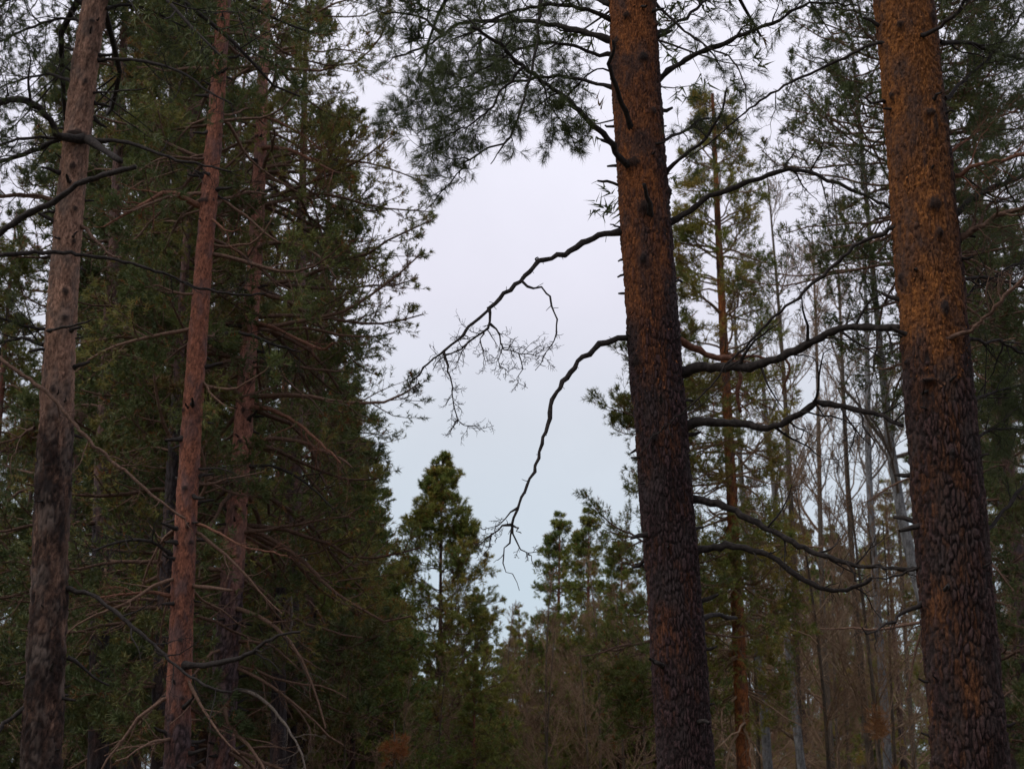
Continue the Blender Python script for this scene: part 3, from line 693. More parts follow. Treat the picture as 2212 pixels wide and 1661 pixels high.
fl = link('bark_flakes', flakes('bark_flakes', trB, orgB, M_BARK_B, 4.0, 6.9, 1500, 0.018, 2), B); fl['kind'] = 'stuff'
sb = link('dead_stubs', stubs(trB, orgB, 2, 7, 40, 0.8, 2), B); sb['kind'] = 'stuff'
def bB(*a, **k): return traced(B, orgB, dB, *a, **k)
bB([(1925,85),(1887,95),(1827,125),(1777,145),(1687,190),(1627,230),(1577,270),(1530,312),(1475,350)], 9, 2.5, -0.1, 0.9, side=(7, 0.3, 0.15), live=0.35)
bB([(1935,492),(1925,496),(1857,525),(1802,570),(1742,625),(1677,680),(1627,735),(1577,780),(1536,830),(1476,892),(1431,925),(1400,955),(1381,980)], 10, 2, 0, 0.6, side=(5, 0.15, 0.3), kids=[([(1476,892),(1520,870),(1565,835),(1600,800)], 3, 1.5, 0.5, 0.6)])
bB([(2030,92),(2060,92),(2102,97),(2160,115),(2212,128),(2260,140)], 10, 6, 0, 0.4, side=(10, 0.32, 0.1), live=0.7)
bB([(2040,214),(2045,210),(2102,160),(2152,110),(2207,30),(2230,-10)], 9, 5, 0, 0.5, side=(12, 0.34, 0.15), live=0.7)
bB([(2045,330),(2052,325),(2107,285),(2160,255),(2212,230),(2260,215)], 7, 3, 0, 0.3, mat=M_TWIG_RED, side=(10, 0.3, 0.1), live=0.7)
bB([(2050,390),(2057,385),(2107,360),(2160,348),(2212,330),(2260,320)], 10, 7, 0, -0.4, mat=M_TWIG_RED, side=(12, 0.3, 0.1), live=0.3)
bB([(2055,468),(2065,460),(2100,432),(2127,415),(2170,395),(2212,380),(2270,365)], 13, 9, 0, 0.2, side=(14, 0.34, 0.1), live=0.3)
bB([(2062,520),(2072,515),(2117,490),(2160,465),(2212,450),(2270,440)], 15, 9, 0, -0.2, mat=M_TWIG_MID, side=(14, 0.34, 0.1), live=0.25,
   kids=[([(2110,492),(2140,440),(2180,405),(2212,385)], 7, 4, 0, 0.2, (5, 0.2), None)])
bB([(2070,600),(2082,600),(2127,600),(2170,610),(2212,622),(2270,640)], 9, 6, 0, 0.3, side=(10, 0.3, 0.1))
bB([(2068,652),(2077,645),(2130,610),(2180,580),(2212,560),(2270,530)], 7, 5, 0, 0.5, side=(12, 0.34, 0.1))
bB([(2037,731),(2060,725),(2107,710),(2152,660),(2180,630),(2212,600),(2260,560)], 10, 6, -0.17, -0.5, mat=M_TWIG_MID, side=(10, 0.3, 0.25))
bB([(2080,730),(2092,732),(2130,738),(2167,740),(2212,765),(2260,790)], 8, 5, 0, 0.3, side=(10, 0.34, 0.15),
   kids=[([(2167,742),(2150,790),(2120,840),(2100,880)], 4, 2, 0.2, 0.4, (6, 0.2), None)])
bB([(2115,1160),(2127,1150),(2167,1105),(2212,1050),(2250,1010)], 9, 7, 0, 0.2, side=(6, 0.25, 0.3), live=0.3)
bB([(2120,1228),(2135,1228)], 7, 6, -0.08, -0.1, mat=M_TWIG_PALE)
bB([(1995,1300),(1992,1302),(1957,1320),(1927,1345),(1897,1358),(1882,1370),(1872,1360),(1862,1355)], 10, 2.5, 0, -0.3, side=(3, 0.12, 0.4),
   kids=[([(1890,1362),(1890,1390),(1895,1410)], 3, 1.5, -0.2, -0.2)])
bB([(1992,1222),(1980,1225),(1955,1238),(1925,1246),(1880,1247)], 6, 3, 0, 0.3)
bB([(1915,222),(1907,220),(1880,222),(1870,216),(1865,208)], 7, 3, 0, -0.2)
bB([(1990,78),(1997,74),(2037,55),(2077,15),(2095,-20)], 10, 7, -0.17, -0.6, side=(5, 0.25, 0.5), live=0.3)
bB([(1965,20),(1930,5),(1860,-20)], 8, 5, 0, 0.3, side=(8, 0.3, 0.2), live=0.5)
bB([(1940,310),(1900,300),(1860,340),(1800,370)], 5, 2, 0.1, 0.6, side=(6, 0.25, 0.3), live=0.3)
bB([(2090,880),(2120,860),(2170,840),(2230,830)], 8, 5, 0, 0.5, side=(12, 0.35, 0.1), live=0.8)
bB([(2100,960),(2130,935),(2180,925),(2230,930)], 7, 4, 0, 0.7, side=(14, 0.36, 0.1), live=0.9)
Pn, Nn = crown(trB, orgB, 7.6, 17.2, lambda z: 3.0 * np.sqrt(np.clip(1.03 - (z - 8) / 9.6, 0, 1)), per_m=4, sub=7, twg=4, tufts=2, nn=7, nL=0.12, nw=0.018, nmat=M_NEEDLE_DARK, bmat=M_TWIG_DARK, name='pine_b')
put(B, None, Pn, Nn)

# ---- C: big pine at the left edge
dC = 13.0
trC = Trunk(dC, [(0,178,228),(200,154,208),(300,138,198),(500,118,180),(650,102,165),(830,82,147),(1030,80,158),(1230,72,157),(1430,62,140),(1661,45,125)], 18.5)
orgC = (float(trC.x(0)), dC, 0)
Cc = thing('pine_tree', 'leftmost large pine trunk, pinkish grey and smooth above, almost black below', 'pine tree', orgC)
kC = []
for (px, py, wd, ht) in [(168,300,40,12),(165,370,12,14),(168,460,10,12),(150,640,12,16),(205,60,10,10),(165,530,12,12),(125,850,14,16),(148,695,12,12),(190,190,10,14)]:
    z = zat(py, dC); k = W(px, py, dC)[1]; r = float(trC.r(z)); cx = (px - 1106) / F * k
    kC.append(((cx - float(trC.x(z))) / r, z, wd * k / F, ht * k / F))
zC = [zat(y, dC) for y in (860, 1000)]
link('trunk', trunk_mesh('pine_trunk_c', trC, orgC, M_BARK_C, lambda z: 0.97 - 0.95 * smooth(z, zC[1], zC[0]), 68, 0.028, cell=(0.045, 0.12), depth=0.018, seed=23, knots=kC, fine_range=(1.6, 10)), Cc)
sb = link('dead_stubs', stubs(trC, orgC, 2, 10, 60, 1.1, 3), Cc); sb['kind'] = 'stuff'
def bC(*a, **k): return traced(Cc, orgC, dC, *a, **k)
bC([(180,300),(125,295),(115,270),(100,250),(75,227),(40,215),(0,222),(-40,240)], 17, 12, -0.1, -1.0, side=(8, 0.5, 0.3), live=0.3)
bC([(170,298),(125,300),(75,325),(0,350),(-40,365)], 12, 8, -0.1, 0.2, side=(10, 0.5, 0.2), live=0.4)
bC([(150,300),(80,297),(20,305),(-30,330)], 8, 5, -0.1, -0.4, side=(9, 0.5, 0.2), live=0.4)
bC([(170,300),(195,302),(265,305),(325,325),(375,345),(440,357),(500,372)], 11, 4, -0.1, -0.5, side=(7, 0.4, 0.5))
bC([(190,302),(205,310),(235,330),(260,348)], 15, 12, -0.1, -0.8)
bC([(205,130),(220,130),(300,132),(375,150),(425,175),(450,200),(500,225)], 9, 4, 0, -0.6, side=(10, 0.5, 0.3), live=0.2)
bC([(195,203),(205,202),(250,197),(315,192)], 6, 3, 0, -0.3)
bC([(-60,545),(0,505),(60,462),(115,435),(175,395),(240,375),(292,361)], 15, 10, -0.9, -1.4)
bC([(-60,560),(0,552),(100,545),(185,552),(275,567),(350,590),(425,620),(500,635),(570,635)], 10, 4, -1.2, -0.4, side=(6, 0.4, 0.6))
bC([(118,437),(105,430),(65,420),(0,425),(-40,430)], 9, 6, 0, -0.2, mat=M_TWIG_MID, side=(10, 0.5, 0.1), live=0.3)
bC([(175,490),(185,495),(215,525),(240,552),(262,556)], 8, 4, 0, -0.3, mat=M_TWIG_MID, side=(5, 0.4, 0.4))
bC([(-40,750),(0,775),(50,810),(80,830),(115,860),(145,895),(190,950),(240,995),(280,1025),(350,1085),(400,1120)], 9, 5, -0.7, -0.9, mat=M_TWIG_MID, side=(8, 0.4, 0.3))
bC([(140,1272),(160,1275),(200,1285),(240,1315),(280,1350),(320,1380),(360,1420),(410,1460),(460,1485),(500,1495)], 9, 5, 0, -0.5, side=(8, 0.45, 0.3))
bC([(95,745),(90,745),(50,730),(0,740),(-40,750)], 8, 6, 0, 0.3, side=(8, 0.5, 0.1), live=0.3)
bC([(110,715),(100,715),(150,705),(200,690)], 7, 3, -0.17, -0.4)
bC([(110,712),(75,710),(0,685),(-30,680)], 7, 5, 0, -0.3, side=(8, 0.5, 0.1), live=0.3)
bC([(75,925),(60,930),(30,950),(-20,960)], 6, 4, 0, 0.4, mat=M_TWIG_MID, side=(12, 0.6, 0.1), live=0.5)
bC([(145,1420),(165,1430),(200,1460),(235,1480)], 7, 4, 0, 0.2)
bC([(60,1520),(40,1540),(10,1560),(-20,1600)], 9, 8, 0, -0.2)
bC([(200,60),(150,40),(80,55),(0,90)], 8, 5, 0, 0.5, side=(18, 0.8, 0.1), live=0.8)
bC([(180,10),(120,-20),(40,-10),(-20,30)], 8, 5, 0, -0.4, side=(18, 0.8, 0.1), live=0.8)
bC([(160,180),(110,160),(50,170),(0,190)], 7, 4, 0, 0.6, side=(16, 0.7, 0.1), live=0.8)
bC([(230,20),(280,10),(340,30),(400,60)], 7, 4, 0, 0.3, side=(14, 0.7, 0.1), live=0.8)
Pn, Nn = crown(trC, orgC, 9.8, 18.2, lambda z: 3.0 * np.sqrt(np.clip(1.03 - (z - 9.5) / 9, 0, 1)), per_m=4, sub=7, twg=4, tufts=2, nn=7, nL=0.12, nw=0.018, nmat=M_NEEDLE_DARK, bmat=M_TWIG_DARK, name='pine_c')
put(Cc, None, Pn, Nn)

# ---- D, E, G ... : the pines standing behind on the left
LATER = []
def std_pine(label, d, rows, H, z0, R, seed, bark, old, cell=(0.05, 0.14), nu=48, dz=0.045, group=None, crown_kw=None, shape=0.55, traces=(), knots=(), z_vis=None, shared=None):
    tr = Trunk(d, rows, H)
    org = (float(tr.x(0)), d, 0)
    root = thing('pine_tree', label, 'pine tree', org, group)
    kn = []
    for (px, py, wd, ht) in knots:
        z = zat(py, d); k = W(px, py, d)[1]; r = float(tr.r(z)); cx = (px - 1106) / F * k
        kn.append(((cx - float(tr.x(z))) / r, z, wd * k / F, ht * k / F))
    zo = [zat(y, d) for y in old]
    link('trunk', trunk_mesh('pine_trunk', tr, org, bark, lambda z: 0.97 - 0.95 * smooth(z, min(zo), max(zo)), nu, dz, cell=cell, depth=0.014, seed=seed, knots=kn, fine_range=(1.6, z_vis or H)), root)
    if nu > 50:
        sb = link('dead_stubs', stubs(tr, org, 2, z_vis, 80, 1.4, seed), root); sb['kind'] = 'stuff'
    for tc in traces:
        traced(root, org, d, tc[0], tc[1], tc[2], tc[3], tc[4], mat=tc[5] if len(tc) > 5 else M_TWIG_MID, side=tc[6] if len(tc) > 6 else None)
    if shared is not None:
        LATER.append((root, tr, H, shared)); return root, tr, org
    kw = dict(per_m=9, sub=9, twg=6, tufts=2, nn=10, nL=0.10, nw=0.010, name='pine')
    kw.update(crown_kw or {})
    Rf = lambda z: R * np.clip(1.04 - (z - z0) / (H - z0), 0.02, 1) ** shape * (0.55 + 0.45 * np.clip((z - z0) / 1.5, 0, 1))
    Pn, Nn = crown(tr, org, z0, H - 0.1, Rf, **kw)
    put(root, None, Pn, Nn)
    return root, tr, org

RED, MID, DRK, PAL = M_TWIG_RED, M_TWIG_MID, M_TWIG_DARK, M_TWIG_PALE
std_pine('slim salmon-orange pine, second large trunk from the left, forked reddish limb reaching left', 17.0,
    [(200,452,490),(300,445,478),(400,432,468),(500,425,465),(600,425,455),(700,412,452),(830,399,442),(1030,385,430),(1130,375,425),(1230,370,422),(1330,367,417),(1430,361,415),(1530,359,415),(1661,355,410)],
    18.5, 6.8, 2.1, 31, M_BARK_D, (1440, 1640), nu=60, dz=0.03, z_vis=12,
    knots=[(440,440,30,12),(410,1140,10,12),(415,1175,12,10),(395,1385,10,10),(398,1510,12,10),(430,250,14,10),(425,340,14,10),(405,1060,10,10),(400,890,10,10)],
    traces=[([(440,446),(430,445),(395,425),(360,417),(310,440),(250,475),(225,490)], 13, 4, 0, -0.8, RED, (10, 0.6, 0.25)),
            ([(455,445),(465,440),(500,425),(540,415),(575,420)], 10, 4, 0, 0.5, MID, (8, 0.6, 0.3)),
            ([(460,345),(450,345),(400,340),(340,345),(300,370)], 7, 3, 0, -0.5, MID, (8, 0.6, 0.3)),
            ([(400,1437),(415,1437),(460,1435),(500,1425),(540,1412),(581,1385),(605,1372),(648,1365)], 13, 5, -0.1, -1.0, DRK, (6, 0.4, 0.5)),
            ([(393,1296),(380,1290),(350,1282),(300,1280),(250,1285),(215,1290)], 8, 4, 0, -0.4, RED, (6, 0.5, 0.4)),
            ([(380,1205),(370,1200),(340,1175),(300,1165),(240,1175),(200,1190)], 8, 4, 0, -0.8, DRK, (14, 0.7, 0.15)),
            ([(410,1265),(420,1265),(475,1272),(500,1275)], 8, 6, 0, -0.5, MID),
            ([(420,1130),(435,1135),(480,1155),(525,1180),(581,1192),(620,1200)], 6, 3, 0, -0.8, RED, (6, 0.4, 0.4)),
            ([(440,480),(460,475),(490,500),(520,495)], 6, 3, 0, -0.4, RED, (6, 0.5, 0.3)),
            ([(420,1010),(440,1015),(470,1010),(500,1020)], 5, 3, 0, -0.3, DRK, (6, 0.5, 0.3))],
    crown_kw=dict(dead=(2.5, 7, 3.0, 1.6), tint=(0.32, 0.24), nn=9, nL=0.085, nw=0.011, per_m=7, twg=7, clear_front=0.85, bare=((-0.18, 0.2, -0.1), (0.42, 0.95, 9.0))))
std_pine('pine right of the salmon one, rosy trunk purplish grey at the foot, long curved limbs', 20.0,
    [(230,555,577),(400,543,571),(550,533,569),(700,520,559),(830,517,556),(930,505,547),(1030,495,537),(1130,487,530),(1230,477,522),(1330,472,520),(1430,467,517),(1530,455,515),(1661,442,505)],
    22.5, 4.2, 3.2, 37, M_BARK_E, (1180, 1330), nu=56, dz=0.035, z_vis=14,
    knots=[(548,700,12,10),(540,830,12,12),(523,960,12,12),(515,1100,10,12),(556,300,14,8),(560,400,14,8),(530,890,10,10)],
    traces=[([(530,968),(543,965),(583,947),(623,950),(663,957),(698,975),(728,985),(760,1010)], 11, 4, 0, -1.2, MID, (8, 0.6, 0.4)),
            ([(535,885),(548,880),(588,887),(638,912),(673,940),(713,975),(735,1000)], 10, 4, 0, -1.6, RED, (8, 0.6, 0.4)),
            ([(530,1005),(543,1005),(598,1010),(663,1045),(720,1100)], 7, 3, 0, -0.8, DRK, (8, 0.6, 0.4)),
            ([(550,700),(563,700),(608,715),(648,735),(698,755),(718,742)], 9, 5, 0, -1.5, RED, (6, 0.5, 0.4)),
            ([(560,322),(578,320),(623,325),(663,340),(698,360),(720,370)], 9, 5, 0, -1.4, RED, (8, 0.6, 0.3)),
            ([(550,545),(575,530),(598,525),(627,527),(683,550),(708,575),(725,600)], 9, 4, 0, -1.4, MID, (8, 0.6, 0.3)),
            ([(505,1490),(513,1490),(548,1497),(583,1525),(613,1560),(648,1620),(660,1661)], 8, 3, 0, -1.0, PAL, (6, 0.4, 0.4)),
            ([(505,1385),(518,1385),(573,1390),(608,1410),(640,1440)], 7, 3, 0, -0.6, MID, (6, 0.5, 0.4)),
            ([(440,738),(450,740),(480,725),(525,720),(581,740),(648,760)], 11, 4, -1.0, -1.3, DRK, (8, 0.5, 0.4)),
            ([(565,250),(600,262),(650,290),(700,330)], 7, 3, 0, -0.8, RED, (8, 0.6, 0.3)),
            ([(530,800),(560,790),(600,805),(650,850)], 6, 3, 0, -0.8, MID, (8, 0.6, 0.3))],
    shape=0.40, crown_kw=dict(dead=(2.2, 5.5, 5, 2.2), per_m=11, sub=10, twg=7, tint=(0.40, 0.34), nn=9, nL=0.08, nw=0.0135, clear_front=0.8, bare=((-0.30, 0.30, -0.1),), lvar=(0.6, 1.04)))
std_pine('narrow dark trunk between the leftmost large pine and the salmon pine', 22.0,
    [(1000,205,238),(1230,198,236),(1430,194,235),(1661,190,233)], 18.5, 7.0, 2.3, 41, M_BARK_G, (900, 1200), shared=1)
std_pine('thin dark trunk close to the right side of the narrow dark trunk', 24.0,
    [(1150,250,268),(1330,240,258),(1661,228,254)], 16.0, 7.0, 2.0, 43, M_BARK_G, (700, 900), nu=32, shared=1)
std_pine('slender red trunk half hidden behind the salmon-orange pine', 26.0,
    [(900,427,449),(1130,420,441),(1300,412,432),(1661,396,420)], 19.0, 9.0, 2.0, 47, M_BARK_D, (1500, 1700), nu=32, shared=0)
std_pine('blackish trunk low behind the left side of the salmon-orange pine', 19.0,
    [(1330,338,366),(1430,334,360),(1661,325,357)], 15.0, 8.0, 1.8, 53, M_BARK_G, (800, 900), nu=36, shared=1)
# K: red-trunked yellowing pine right of A
std_pine('yellowing pine with a thin rust-red trunk standing right behind the central pine', 25.0,
    [(400,1541,1553),(600,1549,1565),(830,1558,1580),(1000,1563,1585),(1230,1577,1604),(1430,1584,1612),(1661,1590,1624)],
    15.2, 3.4, 1.6, 59, M_BARK_A, (1700, 1900), nu=36, shape=0.4,
    traces=[([(1565,860),(1585,850),(1640,870),(1700,900)], 5, 3, 0, 0.5, RED, (8, 0.6, 0.2)), ([(1590,1110),(1560,1120),(1530,1100)], 6, 4, 0, 0.4, RED)],
    crown_kw=dict(dead=(2, 8, 6, 1.5), per_m=16, sub=8, twg=5, nn=7, nL=0.09, nw=0.014, clear_front=0.2, lvar=(0.7, 1.1), nmat=M_NEEDLE_YEL, bmat=M_TWIG_BROWN, tint=(0.46, 0.22)))
# P: pine behind the left flank of A
std_pine('green pine whose crown shows left of the central trunk, its own trunk hidden behind', 24.0,
    [(700,1425,1432),(1000,1428,1446),(1661,1430,1460)], 11.2, 3.2, 2.15, 61, M_BARK_G, (700, 800), nu=32, shape=0.6,
    crown_kw=dict(dead=(1.5, 4.5, 6, 1.2), per_m=10, sub=8, nn=10, nL=0.09, nw=0.012, lvar=(0.7, 1.1), tint=(0.38, 0.2), tint_t=0.2))
# N: centre distant pine, pointed top
std_pine('pointed yellow-green pine at centre standing free against the sky gap', 42.0,
    [(1060,953,956),(1250,948,956),(1400,946,956),(1661,938,952)], 12.05, 0.6, 4.0, 67, M_BARK_G, (1500, 1600), nu=24, dz=0.08, shape=0.85,
    crown_kw=dict(per_m=18, sub=8, twg=5, nn=9, nL=0.12, nw=0.022, nmat=M_NEEDLE_YEL, tint=(0.30, 0.22), tint_t=-0.15, tw_min=0.008, el0=-8, el1=50, tipup=0.7, lvar=(0.75, 1.15)))

# R: dark pine between A and B
std_pine('dark green pine with bushy boughs filling the gap left of the thick orange pine', 19.0,
    [(100,1965,1985),(400,1975,1997),(830,2000,2026),(1661,2080,2112)], 16.2, 7.6, 2.8, 71, M_BARK_G, (700, 800), nu=32, shape=0.35,
    crown_kw=dict(dead=(3.5, 7.9, 4, 1.6), per_m=22, sub=8, nn=8, nL=0.08, nw=0.0135, lvar=(0.6, 1.1), nmat=M_NEEDLE_DARK, tint=(0.4, 0.2)))

# ---------------------------------------------------------------- shared variants for the woods behind
def variant_pine(H, z0, R, seed, dead=True, nmat=None, tint=(0.36, 0.3), shape=0.6, per_m=7, nw=0.020, el1=50, bmat=None, nn=8):
    tr = StraightTrunk(0, 0, H, 0.011 * H, lean=(rng.normal() * 0.008, rng.normal() * 0.008), bow=0.06)
    tm = trunk_mesh('pine_trunk', tr, (0, 0, 0), M_BARK_D if seed % 2 else M_BARK_G, lambda z: 0.9 - 0.9 * smooth(z, H * 0.25, H * 0.5), 20, 0.1, cell=(0.07, 0.2), depth=0.012, seed=seed)
    Rf = lambda z: R * np.clip(1.04 - (z - z0) / (H - z0), 0.02, 1) ** shape * (0.55 + 0.45 * np.clip((z - z0) / 1.5, 0, 1))
    Pn, Nn = crown(tr, (0, 0, 0), z0, H - 0.1, Rf, per_m=per_m, sub=9, twg=5, tufts=2, nn=nn, nL=0.11, nw=nw, tipup=0.5, nmat=nmat or M_NEEDLE, tint=tint, bmat=bmat,
                   dead=(1.2, z0, 4, 1.7) if dead else None, tw_min=0.007, el1=el1)
    return tm, Pn, Nn, H
VP = [variant_pine(19, 3.8, 2.5, 1), variant_pine(17, 3.2, 2.3, 2, nmat=M_NEEDLE_DARK, tint=(0.45, 0.25)), variant_pine(13, 0.8, 3.4, 3, el1=52, shape=0.85, per_m=14, nn=6, nw=0.028, dead=False, nmat=M_NEEDLE_YEL, tint=(0.16, 0.22)),
      variant_pine(15, 3.0, 2.3, 4, nmat=M_NEEDLE_YEL, tint=(0.35, 0.25), bmat=M_TWIG_BROWN)]

for root, tr, H, sh in LATER:
    v = VP[sh]; k = H / v[3]
    for nm, me in (('limbs_and_twigs', v[1]), ('crown', v[2])):
        o = link(nm, me, root); o['kind'] = 'stuff'; o.scale = (k, k, k)
        o.rotation_euler = (0, math.atan2(float(tr.x(H) - tr.x(0)), H), 0)
def variant_bare(H, seed, mat=None, spread=1.0, rb=None):
    tr = StraightTrunk(0, 0, H, rb or 0.0052 * H, lean=(rng.normal() * 0.02, rng.normal() * 0.02), bow=0.15)
    tm = trunk_mesh('bare_trunk', tr, (0, 0, 0), M_BARK_BROWN, lambda z: 0 * z + 0.2, 14, 0.15, cell=(0.1, 0.3), depth=0.004, seed=seed)
    P, R, _ = whorl_limbs(tr, (0, 0, 0), H * 0.18, H * 0.97, lambda z: spread * 0.28 * (H - z) + 0.5, 3.2, n=8, el0=35, el1=65, droop=0.15, tipup=0.2, rfac=0.38, wob=0.12)
    tb = Tubes(); tb.add(P, R * 0.8, 5)
    P2, R2 = spawn(P, R * 0.8, 9, s0=0.12, a=0.5, b=0.2, ang=40, n=6, up=0.2, grow=0.3, flat=0.15, wob=0.14, rmin=0.006); tb.add(P2, R2, 4)
    P3, R3 = spawn(P2, R2, 6, s0=0.15, a=0.5, b=0.15, ang=40, n=3, up=0.15, grow=0.3, flat=0.1, wob=0.18, rmin=0.0045); tb.add(P3, R3, 3)
    P4, R4 = spawn(P3, R3, 5, s0=0.2, a=0.5, b=0.08, ang=40, n=2, up=0.15, grow=0.2, flat=0.1, wob=0.2, rmin=0.0038); tb.spikes(P4, 0.009)
    return tm, tb.mesh('bare_twigs', mat or M_TWIG_PALE), None, H
M_TWIG_TAN = twig_mat('tan_bare_twig_bark', (0.14, 0.098, 0.068), (0.29, 0.21, 0.145))
VB = [variant_bare(13, 1, M_TWIG_TAN), variant_bare(10, 2, M_TWIG_BROWN), variant_bare(7.5, 3, M_TWIG_BROWN, 1.5)]

def place(var, kind, px, d, s, label, group, rot=None):
    x = (px - 1106) / F * d * 1.0 / ct * 0.985
    root = thing('pine_tree' if kind == 'p' else 'bare_tree', label, 'pine tree' if kind == 'p' else 'bare tree', (x, d, 0), group)
    root.scale = (s, s, s); root.rotation_euler = (0, 0, rot if rot is not None else rng.uniform(0, 6.28))
    tm, bm_, nm_, H = var
    link('trunk', tm, root)
    b = link('limbs_and_twigs', bm_, root); b['kind'] = 'stuff'
    if nm_ is not None:
        c = link('crown', nm_, root); c['kind'] = 'stuff'
    return root

GL = 'pines crowding behind the left trunks'
LL = 'pine crowded among others in the dark wood behind the large left trunks'
for (px, d, v, s) in [(655,28,1,1.15),(330,29,1,1.2),(130,32,0,1.1),(440,33,1,1.25),(265,26,0,0.98),(690,34,1,1.1),(470,36,0,1.05),(240,36,3,1.15),(590,42,0,1.1),(400,46,1,1.15),(170,30,1,0.8),(700,44,2,1.25),(60,34,1,0.72),(5,30,0,0.78),(760,38,2,0.95),(200,48,0,1.0),(-30,40,0,0.75),
                      (320,54,0,1.1),(520,56,1,1.2),(720,50,0,1.0),(110,55,0,0.95),(620,62,3,1.1),(430,66,0,1.2),(790,48,2,1.0),(270,70,1,1.2),(10,64,0,1.1),(740,64,2,1.15)]:
    place(VP[v], 'p', px, d, s, LL, GL)
for (px, d, v, s, lab) in [(780,34,2,0.80,'low bushy pine filling the dark corner under the left crowns'),(1200,55,2,1.0,'pointed green pine, left of the small group below the sky gap'),
                      (1262,50,2,0.93,'green pine, middle of the small group below the sky gap'),(1330,46,2,0.80,'green pine beside the central trunk in the small group below the sky gap'),
                      (1110,60,3,0.62,'low yellowish pine at the foot of the sky gap'),(860,38,2,0.62,'small dark pine in front of the pointed yellow-green pine'),
                      (1030,34,2,0.40,'young pine low at centre in front of the brown twigs')]:
    place(VP[v], 'p', px, d, s, lab, None)
GR = 'pines behind the two right trunks'; LR = 'pine standing in the lighter wood behind the two right trunks'
for (px, d, v, s) in [(1700,48,3,0.80),(1790,58,2,1.0),(1900,45,3,0.8),(1640,62,0,0.7),(1510,58,3,0.75),(2170,34,1,1.0),(2110,52,0,0.9),(2050,60,2,1.0),(2220,55,2,1.1),(1960,66,0,0.9),(1860,70,2,1.1),(1740,74,0,0.85),(1450,66,2,0.9),(2250,24,1,0.7),(2185,27,1,0.95),(2120,31,0,0.9)]:
    place(VP[v], 'p', px, d, s, LR, GR)
for px in (870, 915, 985, 1030, 1075, 1120, 1150, 1195, 1235, 1275, 1310, 1350, 1390, 1430, 1490, 1550):
    place(VP[int(rng.choice([2, 2, 3]))], 'p', px + rng.uniform(-15, 15), rng.uniform(46, 64), rng.uniform(0.56, 0.74), 'young pine in the thicket below the sky gap', 'young pines in the thicket below the sky gap')
# the same wood goes on behind and beside the camera, added to shade the scene
for (x, y, v, s) in [(-6,-5,0,1.0),(3,-7,1,1.05),(8,-3,0,0.95),(-11,-1,1,1.0),(-3,-12,0,1.1),(6,-13,1,1.0),(12,-9,0,1.0),(-12,-10,1,1.1),(-9,5,0,1.0),(10,4,1,1.0),(0,-18,0,1.0),(-17,-5,0,1.0),(16,0,1,1.0),(-14,9,1,1.0),(13,12,0,1.0)]:
    root = place(VP[v], 'p', 1106, 1, s, 'pine added for shade to the wood behind and beside the viewpoint', 'pines behind and beside the viewpoint')
    root.location = (x, y, 0)
GF = 'far pines closing the view'; LF = 'far pine in the row closing the view low behind everything'
for i in range(46):
    px = -150 + 2500 * (i + rng.uniform(-0.4, 0.4)) / 45; d = rng.uniform(72, 110)
    gapf = 0.72 if 850 < px < 1420 else 0.9
    place(VP[int(rng.integers(0, 4))], 'p', px, d, gapf * rng.uniform(0.85, 1.15), LF, GF)
GB = 'bare broadleaf trees among the pines'; LB = 'leafless broadleaf tree with fine pale twigs standing among the pines'
for (px, d, v, s) in [(1690,32,0,1.3),(1850,33,0,1.3),(1770,40,1,1.9),(1640,40,1,1.1),(1930,40,0,1.15),(1560,45,1,1.0),(1720,52,1,1.2),(1500,38,2,1.0),(1620,28,2,1.0),(1740,27,2,1.05),(1830,26,2,1.1),(1900,29,2,1.0),
                      (1250,42,2,0.95),(1180,38,2,0.85),(1090,44,2,0.85),(1320,36,2,0.95),(1030,50,2,0.85),(1380,40,2,1.0),(1150,55,1,0.85),(1280,58,1,0.9),(960,36,2,0.7),(880,32,2,0.6),
                      (2130,34,1,1.1),(2200,30,0,1.0),(2180,40,2,1.2),(2080,36,2,1.2),(760,28,2,0.65),(640,30,2,0.7),(300,30,2,0.8),(180,28,2,0.75),(30,30,2,0.85),(500,34,2,0.8),(1400,52,1,0.95),(1800,48,1,1.1),(1970,50,1,1.1),(1590,34,1,1.0),(1680,44,1,1.1),(1780,42,1,1.1),(1870,52,1,1.2),(1545,52,1,1.1),(1660,56,2,1.4),(1760,60,2,1.5),(1230,50,2,1.1),(1340,48,2,1.1),(1290,44,2,1.2),(1170,46,2,1.2),(1370,56,2,1.3),(1010,48,2,1.2),(1090,54,2,1.2),(1240,56,2,1.3),(1130,48,2,1.0),(1200,62,1,1.0),(1400,60,1,1.0),(1060,58,1,0.9)]:
    place(VB[v], 'b', px, d, s, LB, GB)
GS = 'leafless saplings low in the far wood'; LS = 'small leafless sapling in the brown tangle low in the far wood'
for i in range(70):
    px = -80 + 2380 * (i + rng.uniform(-0.5, 0.5)) / 69
    place(VB[int(rng.integers(1, 3))], 'b', px, rng.uniform(46, 80), rng.uniform(0.6, 0.95), LS, GS)

